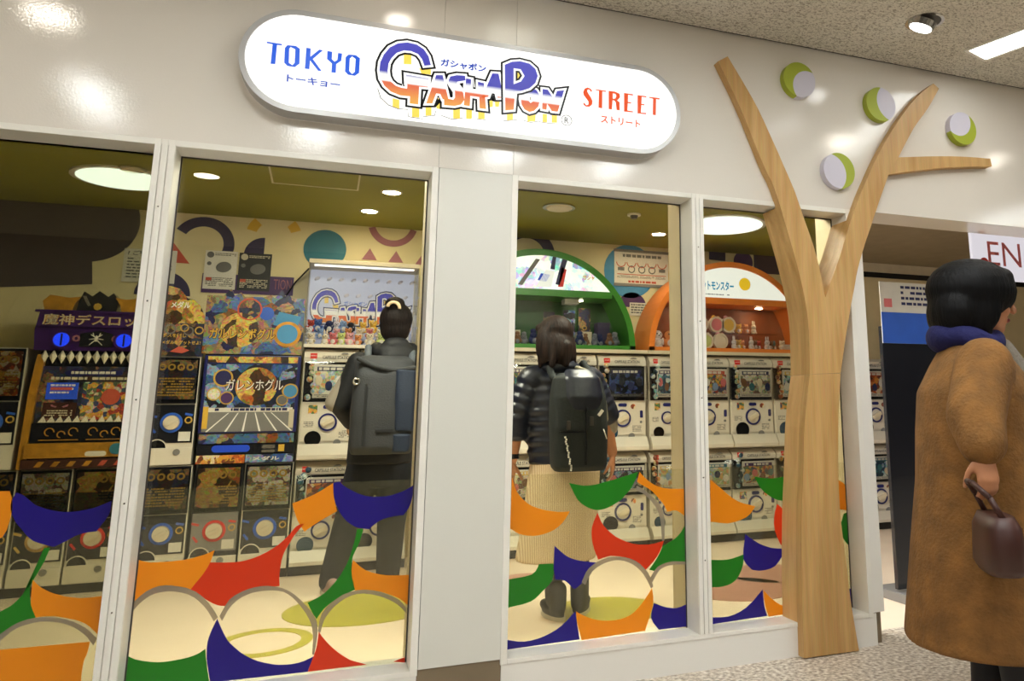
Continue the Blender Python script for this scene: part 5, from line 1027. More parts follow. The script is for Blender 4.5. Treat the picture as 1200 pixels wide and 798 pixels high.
for i in range(6): bm_obj('rail_mark', P([(-.22+i*.08, .012), (-.19+i*.08, .012), (-.17+i*.08, .042), (-.20+i*.08, .042)], -.053, -.05), 'gold' if i < 4 else 'deco_red', mo)

def lower_head(o, dz):
    for ch in o.children:
        if min(v.co.z for v in ch.data.vertices) > .36: ch.location.z += dz
        else: lower_head(ch, dz)
lower_head(mo, -.095)

# ---- lit display box over two machines
bx0, bx1 = -.832, -.098; bxc = (bx0+bx1)/2; bw = (bx1-bx0)/2; zb = Z_UP+H_UP+.002
db = root('display_box', (bxc, YM, zb), 'lit clear display box of soft toys with a capsule logo panel', 'display case')
bh = .615
bm_obj('base', B(-bw, bw, -.02, .40, 0, .022), 'machine_white', db); bm_obj('top', B(-bw-.004, bw+.004, -.03, .40, bh-.03, bh, bev=.004), 'ledge', db)
bm_obj('lamp', B(-bw+.03, bw-.03, .02, .06, bh-.038, bh-.031), 'box_lamp', db)
pnl = bm_obj('back_panel', B(-bw+.004, bw-.004, .26, .27, .022, bh-.03), 'box_panel', db)
dots = bmesh.new(); rr = random.Random(4)
for i in range(5):
    for j in range(9): ell(dots, (-bw+.05+j*.083+(i % 2)*.04, .2595, .06+i*.115), (.020, .001, .012), 8, Euler((0, -.6, 0)).to_matrix(), 5)
o = bm_obj('capsule_pattern', dots, 'disc_white', pnl, smooth=True); o['kind'] = 'stuff'
for s in (-1, 1): bm_obj('side_pane', B(s*bw-.003, s*bw+.003, -.012, .25, .022, bh-.03), 'acrylic', db)
bm_obj('front_pane', B(-bw+.004, .094, -.014, -.010, .022, bh-.03), 'acrylic', db); bm_obj('front_pane', B(.096, bw-.004, -.014, -.010, .022, bh-.03), 'acrylic', db)
bm_obj('step_shelf', B(-bw+.01, bw-.01, .14, .255, .023, .075), 'acrylic', db); bm_obj('step_shelf', B(-bw+.01, bw-.01, .20, .258, .0755, .125), 'acrylic', db)
make_logo(pnl, .2585, ('print_navy', 'print_white', 'logo_print', 'print_yellow'), fx=lambda x, z: ((x+.20)*.92-.0, (z-2.20)*1.06+.165))
text('ガシャポン', -.125, .035, .345, .036, .2578, 'print_blue', pnl, bold=.02)

# ---- soft toys and capsule figures (generic rounded animals)
TOYS = {}
def toy_meshes(kind):
    if kind in TOYS: return TOYS[kind]
    b = bmesh.new(); ell(b, (0, 0, .024), (.026, .022, .026), 14); ell(b, (0, -.002, .060), (.024, .021, .021), 14)
    if kind == 'bear':
        for s in (-1, 1): ell(b, (s*.017, 0, .078), .009, 8, m=6); ell(b, (s*.025, -.008, .030), (.009, .009, .012), 8, m=6); ell(b, (s*.014, -.016, .008), (.010, .012, .008), 8, m=6)
    elif kind == 'rabbit':
        for s in (-1, 1): ell(b, (s*.009, 0, .095), (.006, .005, .022), 8, m=6); ell(b, (s*.014, -.016, .008), (.010, .012, .008), 8, m=6)
    elif kind == 'bird':
        for s in (-1, 1): ell(b, (s*.028, 0, .030), (.006, .012, .018), 8, m=6); ell(b, (s*.011, -.018, .004), (.009, .012, .004), 8, m=6)
    elif kind == 'figure':
        for s in (-1, 1): cone(b, (s*.010, 0, .02), (s*.012, -.002, .004), .008, .007, 8); cone(b, (s*.022, 0, .045), (s*.032, -.008, .022), .006, .005, 8)
        ell(b, (0, 0, .086), (.020, .019, .016), 10)
    me = bpy.data.meshes.new(kind); b.to_mesh(me); b.free()
    for p in me.polygons: p.use_smooth = True
    f = bmesh.new()
    for s in (-1, 1): ell(f, (s*.009, -.0215, .064), .0034, 8, m=6)
    ell(f, (0, -.0235, .056), (.004, .003, .003), 8, m=6)
    fm = bpy.data.meshes.new('face'); f.to_mesh(fm); f.free()
    me.materials.append(MATS['disc_white']); fm.materials.append(MATS['machine_black'])
    y = bmesh.new(); ell(y, (0, -.017, .022), (.016, .008, .017), 10); ym = bpy.data.meshes.new('tummy'); y.to_mesh(ym); y.free(); ym.materials.append(MATS['disc_white'])
    for p in ym.polygons: p.use_smooth = True
    TOYS[kind] = (me, fm, ym); return TOYS[kind]
def toy(kind, mat, x, y, z, s, rot, label, group, name='soft_toy', cat='toy', tummy='card_white'):
    me, fm, ym = toy_meshes(kind)
    o = bpy.data.objects.new(name, me); COL.objects.link(o); o.location = (x, y, z); o.scale = (s, s, s); o.rotation_euler = (0, 0, rot)
    o.material_slots[0].link = 'OBJECT'; o.material_slots[0].material = MATS[mat]
    tag(o, label, cat, group)
    for nm, mm, mt in (('face', fm, 'machine_black'), ('tummy', ym, tummy)):
        c = bpy.data.objects.new(nm, mm); COL.objects.link(c); c.parent = o; c.material_slots[0].link = 'OBJECT'; c.material_slots[0].material = MATS[mt]
    return o
rr = random.Random(11)
ROW3 = [('bear', 'red', -.335), ('bear', 'blue', -.29), ('bird', 'navy', -.215), ('rabbit', 'pale', -.165), ('bird', 'sky', -.12), ('bird', 'ink', -.07), ('bear', 'yellow', .015), ('bear', 'yellow', .085), ('bear', 'sky', .15), ('bird', 'navy', .22), ('bird', 'blue', .30)]
ROW2 = [('bear', 'white', -.345), ('bear', 'sky', -.27), ('bear', 'pink', -.16), ('bear', 'orange', -.085), ('bear', 'cream', -.01), ('bear', 'rose', .06), ('bear', 'cream', .13), ('bird', 'blue', .21), ('bear', 'rose', .30)]
ROW1 = [('bear', 'cream', -.325), ('rabbit', 'cream', -.235), ('bear', 'rose', -.185), ('bear', 'lime', -.13), ('bear', 'pink', -.075), ('bear', 'orange', -.02), ('bear', 'cream', .06), ('bear', 'lime', .14), ('rabbit', 'pink', .22), ('bear', 'white', .30)]
ORD = 'first second third fourth fifth sixth seventh eighth ninth tenth eleventh twelfth thirteenth fourteenth fifteenth sixteenth seventeenth eighteenth nineteenth twentieth twenty-first twenty-second twenty-third'.split()
for row, yy, zz, nm, sc in ((ROW3, .215, .126, 'top', 1.05), (ROW2, .170, .076, 'middle', .95), (ROW1, .07, .0225, 'front', 1.0)):
    for i, (k, c, x) in enumerate(row):
        toy(k, TC[c], bxc+x, YM+yy, zb+zz, sc*rr.uniform(.9, 1.1), rr.uniform(-.4, .4), '%s soft toy %s from left in the %s row of the display box' % (c, ORD[i], nm), 'soft toys in the lit display box')

# ---- arched showcases
def arch_case(x0, x1, zb, frame, inner, label, lun, split=.455):
    xc, R_ = (x0+x1)/2, (x1-x0)/2
    r = root('arched_showcase', (xc, YM, zb), label, 'showcase')
    th = .048
    bm_obj('arch_frame', RY(0, -.012, .36, 0, R_, R_-th, 0, PI, 40), frame, r)
    bm_obj('base_rail', B(-R_, R_, -.012, .36, .0, .03), frame, r)
    xs = math.sqrt((R_-th)**2-split**2)
    bm_obj('lintel', B(-xs-.012, xs+.012, -.010, .30, split-.052, split), frame, r)
    n = 28; a0 = math.asin(split/(R_-th))
    pts = [((R_-th)*math.cos(a0+(PI-2*a0)*i/n), (R_-th)*math.sin(a0+(PI-2*a0)*i/n)) for i in range(n+1)]
    sign = bm_obj('lit_header', P(pts, .002, .03), lun, r)
    pts = [((R_-th)*math.cos(PI*i/n), (R_-th)*math.sin(PI*i/n)) for i in range(n+1)]
    bm_obj('back_board', P(pts, .33, .35), inner, r)
    b = math.asin((split-.054)/(R_-th)); gp = [((R_-th)*math.cos(b*i/8), (R_-th)*math.sin(b*i/8)) for i in range(9)]; gp = [(x, max(z, .031)) for x, z in gp]
    bm_obj('front_pane', P(gp+[(-x, z) for x, z in gp[::-1]], .004, .008), 'acrylic', r)
    for s in (-.35, .35):
        bm_obj('case_lamp', CZ(s, .16, split-.058, split-.053, .03, 16), 'case_light', r)
    return r, sign
lg = bm_obj('shelf_ledge', B(.06, 1.70, -.015, .38, 0, .026), 'ledge', loc=(0, YM, Z_UP+H_UP+.003)); tag(lg, 'beige ledge carrying the green arched showcase', 'ledge', 'beige ledges above the machines')
lg = bm_obj('shelf_ledge', B(1.705, 3.70, -.015, .38, 0, .026), 'ledge', loc=(0, YM, Z_UP+H_UP+.003)); tag(lg, 'beige ledge carrying the orange arched showcase', 'ledge', 'beige ledges above the machines')
bm_obj('gap_post', B(.06, .45, .02, .38, .0, Z_UP+H_UP), 'ledge', loc=(0, YM, 0)); tag(bpy.data.objects['gap_post'], 'beige filler panel left of the machines under the green arch', 'panel')
ZA = Z_UP+H_UP+.0295
g_case, g_sign = arch_case(.055, 1.595, ZA, 'arch_green', 'arch_green_dark', 'green arched showcase with a pale lit picture header', 'art_robot')
o_case, o_sign = arch_case(1.711, 3.25, ZA, 'arch_orange', 'arch_brown', 'orange arched showcase with a white lit header', 'lunette_white')
# green header picture: abstract machine shapes only
gx = lambda p: (p[0]-.825, p[1]-ZA)
for pts, mt in (([(0.8563,2.1216),(0.9248,2.1121),(0.8993,1.9893),(0.7776,1.9832)], 'lunette_white'), ([(0.8161,2.0923),(0.891,2.0831),(0.8578,2.0274),(0.79,2.0373)], 'screen_blue'), ([(0.9794,2.1492),(1.0212,2.1313),(0.9952,1.9941),(0.9539,1.992)], 'print_red'), ([(0.9922,2.2389),(1.0341,2.2279),(0.9675,2.0062),(0.9331,2.0112)], 'print_navy'), ([(0.7734,2.2044),(0.8074,2.1998),(0.6707,1.9911),(0.6375,1.996)], 'print_grey'), ([(0.9093,2.2335),(0.9369,2.2285),(0.9246,2.1256),(0.8903,2.1304)], 'print_navy')):
    bm_obj('picture_shape', P([gx(p) for p in pts], -.002, .0015), mt, g_sign)
a_, c_ = gx((1.155,2.077)), gx((1.254,2.083))
text('ガシャ', a_[0], c_[0], a_[1], .04, .001, 'lunette_orange', g_sign, bold=.03)
ox = lambda p: (p[0]-2.4805, p[1]-ZA)
a_, c_ = ox((2.116,2.072)), ox((2.503,2.092))
text('ポケットモンスター', a_[0]-.005, c_[0], a_[1], .085, .001, 'lunette_cyan', o_sign, bold=.035)
a_, c_ = ox((2.193,1.996)), ox((2.467,2.001))
lines('small_print', a_[0], c_[0], a_[1]-.006, a_[1]+.004, 1, .0015, 'print_grey', o_sign, 9, .2, .02)
bm_obj('picture_shape', CY(ox((2.61,2.097))[0], -.002, .0015, ox((2.61,2.097))[1], .055, 20), 'lunette_yellow', o_sign)
# things in the green showcase
def card_stand(x, z0, wd, ht, mat, label, y=.24):
    r = root('picture_card', (x, YM+y, z0), label, 'card', 'picture cards in the green showcase')
    bm_obj('card', B(-wd/2, wd/2, 0, .006, 0, ht), mat, r); bm_obj('border', RY(0, -.001, .003, ht/2, .02, .014, n=12), 'print_gold', r)
zf = ZA+.031
for px0, px1, top, mt, lb in ((0.905, 0.996, .28, 'art_violet', 'dark picture card left of the blue one in the green showcase'), (1.067, 1.167, .30, 'art_blue', 'blue picture card standing in the green showcase'), (1.196, 1.297, .32, 'art_dark', 'brown picture card right of the blue one in the green showcase')):
    card_stand((px0+px1)/2, zf, px1-px0, top, mt, lb)
def block(name, x0, x1, y0, y1, z0, z1, mat, label, cat, group=None):
    o = bm_obj(name, B(x0, x1, y0, y1, z0, z1, bev=.003), mat); tag(o, label, cat, group); return o
block('white_box', 1.039, 1.159, YM+.10, YM+.2, zf+.335, zf+.38, 'card_white', 'small white hanging box with black mark in the green showcase', 'box')
block('display_stand', 1.152, 1.266, YM+.10, YM+.2, zf, zf+.115, 'ledge', 'cream display block among the figures in the green showcase', 'block')
block('display_stand', 1.335, 1.438, YM+.16, YM+.26, zf, zf+.20, 'deco_navy', 'dark blue display block at right in the green showcase', 'block')
cols = ['steel', 'ink', 'brown', 'teal', 'orange', 'navy', 'white', 'red']
for i in range(22):
    x = .16+i*.062
    if x > 1.50: break
    c = cols[(i*5+i//3) % 8]; back = i % 2
    toy('figure', TC[c], x, YM+(.06+.05*back), zf+.0005, .95+.25*rr.random(), rr.uniform(-.5, .5), '%s figure %s from left along the front of the green showcase' % (c, ORD[i]), 'figures in the green showcase', 'toy_figure', 'figure', 'toy_steel')
for i in range(9):
    x = .17+i*.058; toy('figure', TC[cols[(i*3) % 8]], x, YM+.20, zf+.12, 1.1, rr.uniform(-.5, .5), '%s figure %s from left on the raised step in the green showcase' % (cols[(i*3) % 8], ORD[i]), 'figures on the step of the green showcase', 'toy_figure', 'figure', 'toy_steel')
block('display_stand', .13, .70, YM+.15, YM+.25, zf, zf+.1195, 'ledge', 'long cream step at left in the green showcase', 'block')
# things in the orange showcase: ring shaped hanging toys, small toys, price card
def hoop_toy(x, y, z, col, hat, label):
    r = root('hoop_toy', (x, y, z), label, 'toy', 'round pouch toys in the orange showcase')
    bm_obj('pouch', CY(0, -.012, .012, .062, .060, 24), TC[col], r); bm_obj('hoop', RY(0, -.020, .018, .062, .068, .052, n=28), 'toy_cream', r)
    tp = bmesh.new(); ell(tp, (-.02, 0, .125), (.020, .018, .018), 10); ell(tp, (.024, 0, .120), (.015, .014, .016), 10); bm_obj('top_bobble', tp, TC[hat], r, smooth=True)
hx = [2.276, 2.373, 2.478]
for i, (x, c, h_) in enumerate(((hx[0]-.05, 'orange', 'brown'), (hx[1]+.0, 'rose', 'yellow'), (hx[2]+.01, 'yellow', 'pink'))): hoop_toy(x, YM+.10, zf+.145, c, h_, 'round %s pouch toy in the upper row of the orange showcase' % c)
for i, (x, c, h_) in enumerate(((hx[0]-.02, 'lime', 'cream'), (hx[1]+.02, 'cream', 'pink'))): hoop_toy(x, YM+.07, zf+.0005, c, h_, 'round %s pouch toy in the lower row of the orange showcase' % c)
block('step_block', hx[0]-.12, hx[2]+.10, YM+.085, YM+.125, zf, zf+.1445, 'acrylic', 'clear step under the upper pouch toys in the orange showcase', 'block')
for i, (p, k, c) in enumerate(((862, 'rabbit', 'white'), (869, 'bear', 'yellow'), (875, 'bear', 'orange'), (881, 'rabbit', 'white'), (887, 'bear', 'brown'), (893, 'bear', 'red'), (899, 'rabbit', 'white'), (905, 'bear', 'brown'), (910, 'bear', 'teal'), (916, 'bear', 'cream'))):
    x = 2.53+(p-862)*.0088; toy(k, TC[c], x, YM+.08+.03*(i % 3), zf+.0005, 1.0, rr.uniform(-.5, .5), '%s toy %s from left beside the pouches in the orange showcase' % (c, ORD[i]), 'small toys in the orange showcase')
for i, (k, c) in enumerate((('rabbit', 'white'), ('bear', 'yellow'), ('bear', 'orange'), ('rabbit', 'cream'))): toy(k, TC[c], 2.58+i*.075, YM+.22, zf+.1505, 1.0, rr.uniform(-.5, .5), '%s toy %s from left on the glass shelf of the orange showcase' % (c, ORD[i]), 'toys on the shelf of the orange showcase')
block('glass_shelf', 2.50, 3.02, YM+.17, YM+.28, zf+.144, zf+.150, 'acrylic', 'clear shelf inside the orange showcase', 'shelf')
block('price_card', 3.005, 3.10, YM+.06, YM+.066, zf, zf+.05, 'card_white', 'white price card at right in the orange showcase', 'card')
for i, (x, c) in enumerate(((1.83, 'white'), (1.935, 'orange'))): toy('bird', TC[c], x, YM+.10, zf+.0005, 1.75, 0, 'plump %s capsule toy at the left end of the orange showcase' % c, 'plump toys at the left of the orange showcase', 'capsule_toy', 'toy')

# ---- notices on the back wall
def notice(x0, x1, z0, z1, mat, label, rows, pm, name='poster', y=YB):
    r = root(name, ((x0+x1)/2, y-.006, z0), label, 'poster'); hw = (x1-x0)/2; h = z1-z0
    bm_obj('sheet', B(-hw, hw, -.004, .0055, 0, h), mat, r)
    return r, hw, h
def Rt(a, c, y): return a, c
g, hw, h = notice(1.568, 2.074, 2.109, 2.408, 'card_white', 'framed white how-to poster with red and black print above the orange arch', 0, '', 'framed_notice')
bm_obj('frame', B(-hw-.004, hw+.004, -.008, .005, h-.012, h+.012), 'machine_grey', g); bm_obj('frame', B(-hw-.004, hw+.004, -.008, .005, -.012, .012), 'machine_grey', g)
lines('title_print', -hw*.7, hw*.75, h*.80, h*.90, 1, -.0046, 'print_grey', g, 1, .15, .035)
for i in range(5):
    x = -hw*.76+i*hw*.38
    bm_obj('step_icon', RY(x, -.0052, -.0042, h*.46, .034, .024, n=16) if i in (1, 2, 3) else B(x-.03, x+.03, -.0052, -.0042, h*.41, h*.51), 'print_grey', g)
    bm_obj('step_arch', RY(x, -.0052, -.0042, h*.66, .045, .037, PI, 2*PI, 12), 'deco_red', g)
bm_obj('rule', B(-hw*.9, hw*.9, -.005, -.0042, h*.295, h*.318), 'deco_red', g)
lines('small_print', -hw*.9, hw*.9, h*.19, h*.27, 3, -.0046, 'print_grey', g, 2); lines('small_print', -hw*.5, hw*.55, h*.05, h*.13, 1, -.0046, 'deco_red', g, 3, .2, .03)
g, hw, h = notice(1.708, 1.922, 1.843, 1.955, 'card_white', 'small white paper notice beside the green arch', 0, ''); lines('small_print', -hw*.9, hw*.9, h*.1, h*.9, 4, -.0046, 'print_grey', g, 4, .4, .02)
g, hw, h = notice(-1.53, -1.325, 1.918, 2.196, 'card_white', 'pale poster of a dark capsule, left of the black poster', 0, '')
def capsule_poster(g, hw, h, cm, pm):
    e_ = bmesh.new(); ell(e_, (.02, -.0045, h*.58), (hw*.48, .002, h*.14), 20, Euler((0, -.18, 0)).to_matrix()); bm_obj('capsule_print', e_, cm, g, smooth=True)
    bm_obj('badge_print', CY(-hw*.68, -.0052, -.0042, h*.89, hw*.22, 18), pm, g); lines('title_print', -hw*.4, hw*.9, h*.86, h*.94, 2, -.0046, pm, g, 3)
    bm_obj('colour_dot', CY(-hw*.72, -.0052, -.0042, h*.66, hw*.14, 14), cm, g); lines('small_print', -hw*.85, hw*.85, h*.06, h*.30, 6, -.0046, pm, g, 6); bm_obj('red_label', B(-hw*.85, -hw*.5, -.0050, -.0042, h*.22, h*.30), 'deco_red', g)
capsule_poster(g, hw, h, 'print_grey', 'print_grey')
g, hw, h = notice(-1.313, -1.101, 1.916, 2.192, 'card_black', 'black poster of a grey capsule, right of the pale poster', 0, ''); capsule_poster(g, hw, h, 'print_grey', 'ledge')
g, hw, h = notice(-1.537, -0.942, 1.892, 2.029, 'purple', 'purple banner strip behind the two capsule posters', 0, '', 'banner', YB+.0035)
text('TION', hw*.55, hw*.95, h*.58, h*.55, -.0046, 'deco_pink', g, bold=-.005)
g, hw, h = notice(-2.023, -1.706, 1.943, 2.177, 'card_white', 'white notice sheet of small print behind the left mullion', 0, '')
text('? ご案内', -hw*.86, hw*.1, h*.87, h*.15, -.0046, 'print_grey', g, bold=.02); lines('small_print', -hw*.85, hw*.85, h*.08, h*.72, 7, -.0046, 'print_grey', g, 5, .55, .03)
# cable from the display box to the banner
cb = bmesh.new(); limb(cb, [(-.845, YM+.3, 2.08), (-.93, YB-.03, 1.99), (-.98, YB-.015, 1.90), (-.965, YB-.012, 1.84), (-.99, YB-.012, 1.76)], [.006]*5, 8); o = bm_obj('cable', cb, 'machine_black', smooth=True); tag(o, 'black cable hanging between the purple banner and the display box', 'cable')

# ================================================================ PEOPLE
def hand(bm, wrist, d, palm_n, s=1.0, curl=.5, thumb_side=1):
    """palm and five unequal, bent fingers; d = direction of the fingers, palm_n = palm normal"""
    d = Vector(d).normalized(); nrm = Vector(palm_n).normalized(); nrm = (nrm-d*nrm.dot(d)).normalized(); side = d.cross(nrm)*thumb_side
    w_ = Vector(wrist)
    for k in (-1.1, -.35, .35, 1.1): cone(bm, w_+d*.008*s+side*k*.010*s, w_+d*.085*s+side*k*.021*s, .015*s, .0115*s, 8)
    for k, L in ((1.1, .066), (.37, .076), (-.37, .070), (-1.1, .055)):
        p = w_+d*.085*s+side*k*.021*s; q = d.copy(); seg = L*s
        for j, f in enumerate((.42, .32, .26)):
            q = (q*math.cos(curl*(.5+.35*j))+nrm*math.sin(curl*(.5+.35*j))).normalized()
            p2 = p+q*seg*f; cone(bm, p, p2, (.0092-.0008*j)*s, (.0086-.0010*j)*s, 8); p = p2
    p = w_+d*.025*s+side*.022*s
    for j, L in enumerate((.040, .030, .024)):
        q = (d*(.72+.1*j)+side*(.62-.28*j)+nrm*(.25+.18*j)).normalized(); p2 = p+q*L*s; cone(bm, p, p2, (.0125-.0015*j)*s, (.011-.0015*j)*s, 8); p = p2
def head_bm(bm, c, yaw, pitch, roll, s=1.0):
    """skull, jaw, nose, ears; local face looks along -y; returns local->world matrix"""
    M = Matrix.Translation(Vector(c)) @ Euler((pitch, roll, yaw), 'XYZ').to_matrix().to_4x4() @ Matrix.Scale(s, 4)
    t = bmesh.new()
    ell(t, (0, .012, .030), (.074, .092, .086), 18); ell(t, (0, -.022, -.040), (.058, .062, .066), 16)
    ell(t, (0, -.050, -.082), (.026, .026, .022), 10)
    cone(t, (0, -.088, .018), (0, -.104, -.020), .008, .012, 8); ell(t, (0, -.102, -.024), (.015, .010, .010), 10)
    for sx in (-1, 1): ell(t, (sx*.074, .012, -.010), (.010, .020, .031), 10); ell(t, (sx*.036, -.066, -.025), (.024, .018, .020), 10); ell(t, (sx*.030, -.080, .032), (.026, .010, .008), 8)
    bmesh.ops.transform(t, matrix=M, verts=t.verts)
    me = bpy.data.meshes.new('t'); t.to_mesh(me); t.free(); bm.from_mesh(me); bpy.data.meshes.remove(me)
    return M
def face_parts(parent, M, hair_mat_):
    for sx in (-1, 1):
        b = bmesh.new(); ell(b, M @ Vector((sx*.030, -.077, .010)), .0115, 12, m=8); e_ = bm_obj('eye', b, 'eye_white', parent, smooth=True)
        b = bmesh.new(); ell(b, M @ Vector((sx*.030, -.0845, .010)), .0058, 10, m=6); bm_obj('iris', b, 'iris', e_, smooth=True)
        b = bmesh.new(); cone(b, M @ Vector((sx*.016, -.088, .034)), M @ Vector((sx*.046, -.078, .034)), .0032, .002, 6); bm_obj('eyebrow', b, hair_mat_, parent)
    b = bmesh.new(); ell(b, M @ Vector((0, -.0835, -.055)), (.022, .006, .007), 12, M.to_3x3().normalized(), 8); bm_obj('mouth', b, 'lip', parent, smooth=True)
def xf(bm_src, M, bm):
    bmesh.ops.transform(bm_src, matrix=M, verts=bm_src.verts); me = bpy.data.meshes.new('t'); bm_src.to_mesh(me); bm_src.free(); bm.from_mesh(me); bpy.data.meshes.remove(me)
def ribbed(bm, pts, rad, rings=5, amp=.07, n=16):
    """puffy quilted sleeve or panel: bulging sections along a limb"""
    pts = [Vector(p) for p in pts]
    for i in range(len(pts)-1):
        for j in range(rings):
            t0 = (j+.5)/rings; c = pts[i].lerp(pts[i+1], t0); r = rad[i]+(rad[i+1]-rad[i])*t0
            q = (pts[i+1]-pts[i]).to_track_quat('Z', 'Y').to_matrix(); L = (pts[i+1]-pts[i]).length/rings
            ell(bm, c, (r*(1+amp), r*(1+amp), max(L*.85, r*.55)), 14, q, 8)
    return bm
def PR(name, loc, label):
    return root(name, loc, label, 'person')
def pobj(name, me_or_bm, mat, parent, **k):
    """part built in world coordinates, stored relative to its person"""
    me = me_or_bm
    if isinstance(me, bmesh.types.BMesh):
        m_ = bpy.data.meshes.new(name); me.normal_update(); me.to_mesh(m_); me.free(); me = m_
    o = mesh_obj(name, me, mat, parent, smooth=k.pop('smooth', True), **k)
    pr = parent
    while pr is not None:
        o.location -= pr.location; pr = pr.parent
    return o
def shoe(parent, c, yaw, L, mat, sole, high=False):
    M = Matrix.Translation(Vector(c)) @ Matrix.Rotation(yaw, 4, 'Z')
    b = bmesh.new(); t = bmesh.new()
    loft(t, [(0, .02, .018, .040, L*.46), (0, .02, .045, .038, L*.44)], 20); ell(t, (0, -.045, .048), (.036, .075, .030), 12); ell(t, (0, .07, .055), (.036, .045, .045), 12)
    if high: cone(t, (0, .075, .06), (0, .078, .14), .044, .046, 14)
    xf(t, M, b); sh = pobj('shoe', fuse(b, .006, 3), mat, parent)
    b = bmesh.new(); t = bmesh.new(); loft(t, [(0, .02, .001, .043, L*.49), (0, .02, .020, .043, L*.49)], 24); xf(t, M, b); pobj('sole', b, sole, sh, smooth=False)
    return sh

# ---- person A: bun, dark jacket, big grey pack (seen from behind, facing the machines)
A = PR('person', (-.37, 2.12, 0), 'person from behind with hair bun, dark jacket, grey and navy backpack and dark trousers')
yA = 2.12; hc = Vector((-.285, yA-.0, 1.575))
b = bmesh.new(); MA = head_bm(b, hc, PI-.25, -.12, 0, 1.06)
cone(b, (-.285, yA+.01, 1.50), (-.30, yA+.02, 1.36), .055, .062)
loft(b, [(-.335, yA, .70, .155, .10), (-.335, yA, .85, .165, .105), (-.335, yA, 1.05, .145, .10), (-.335, yA, 1.25, .175, .105), (-.32, yA, 1.36, .150, .085), (-.30, yA+.01, 1.41, .07, .06)])
limb(b, [(-.50, yA, 1.33), (-.575, yA+.02, 1.08), (-.50, yA+.22, .97)], [.052, .042, .030]); limb(b, [(-.155, yA, 1.33), (-.09, yA+.03, 1.08), (-.16, yA+.24, .98)], [.052, .042, .030])
hand(b, (-.50, yA+.225, .97), (.25, .9, -.2), (.3, 0, -1), .95, .5, 1); hand(b, (-.16, yA+.245, .98), (-.25, .9, -.2), (-.3, 0, -1), .95, .5, -1)
limb(b, [(-.43, yA, .74), (-.50, yA+.02, .42), (-.575, yA+.05, .09)], [.095, .065, .045]); limb(b, [(-.25, yA, .74), (-.255, yA+.03, .42), (-.255, yA+.10, .09)], [.095, .065, .045])
body = pobj('body', fuse(b, .0065, 2), 'skin', A)
face_parts(A, Matrix.Translation(-A.location) @ MA, 'hair_dark')
b = bmesh.new(); t = bmesh.new()
ell(t, (0, .030, .040), (.095, .100, .100), 18); ell(t, (0, .055, -.020), (.086, .070, .085), 16); ell(t, (0, -.045, .085), (.070, .045, .040), 12)
for i in range(14):
    a = i*.45; cone(t, (.08*math.cos(a), .05+.05*math.sin(a), .0), (.03*math.cos(a), .06+.04*math.sin(a), .125), .014, .010, 6)
ell(t, (.005, .060, .130), (.058, .050, .042), 14); ell(t, (.0, .09, .12), (.045, .03, .036), 12)
xf(t, MA, b); hair = pobj('hair', fuse(b, .008, 2), 'hair_dark', A)
b = bmesh.new(); t = bmesh.new(); ring_y(t, .0, .118, .140, .105, .042, .026, .2, 3.3, 14); xf(t, MA, b); pobj('hair_clip', b, 'clip_cream', hair, label='cream hair clip in the bun')
# trousers
b = bmesh.new(); loft(b, [(-.335, yA, .60, .155, .105), (-.335, yA, .72, .170, .118), (-.335, yA, .88, .170, .115)])
limb(b, [(-.43, yA, .70), (-.50, yA+.02, .40), (-.575, yA+.05, .075)], [.108, .085, .070], 16); limb(b, [(-.25, yA, .70), (-.255, yA+.03, .40), (-.255, yA+.10, .075)], [.108, .085, .070], 16)
pobj('trousers', fuse(b, .010, 5), 'jeans', A)
shoe(A, (-.585, yA+.05, 0), PI+.25, .26, 'shoe_rose', 'sole_white'); shoe(A, (-.255, yA+.10, 0), PI-.1, .26, 'shoe_black', 'sole_white')
# jacket with hood
b = bmesh.new(); loft(b, [(-.335, yA, .735, .200, .135), (-.335, yA, .88, .195, .135), (-.335, yA, 1.08, .180, .125), (-.333, yA, 1.25, .205, .130), (-.325, yA, 1.35, .180, .105), (-.30, yA+.01, 1.43, .085, .075)], 28)
limb(b, [(-.495, yA, 1.335), (-.585, yA+.02, 1.09), (-.515, yA+.19, .985)], [.074, .066, .052]); limb(b, [(-.155, yA, 1.335), (-.085, yA+.03, 1.09), (-.150, yA+.21, .995)], [.074, .066, .052])
pobj('jacket', fuse(b, .010, 5), 'jacket_black', A)
b = bmesh.new(); ell(b, (-.295, yA-.055, 1.405), (.135, .085, .062), 18); ell(b, (-.29, yA-.085, 1.445), (.085, .05, .055), 14); ell(b, (-.295, yA-.10, 1.36), (.10, .05, .075), 14)
for s in (-1, 1): ell(b, (-.295+s*.10, yA-.01, 1.42), (.05, .07, .05), 12)
pobj('hood', fuse(b, .009, 5), 'jacket_black', A)
b = bmesh.new(); cone(b, (-.49, yA+.0, 1.30), (-.60, yA+.015, 1.10), .060, .058, 12)
pobj('sleeve_panel', fuse(b, .01, 3), 'sleeve_grey', A, label='grey sleeve showing beside the backpack').location += Vector((-.020, .008, 0))
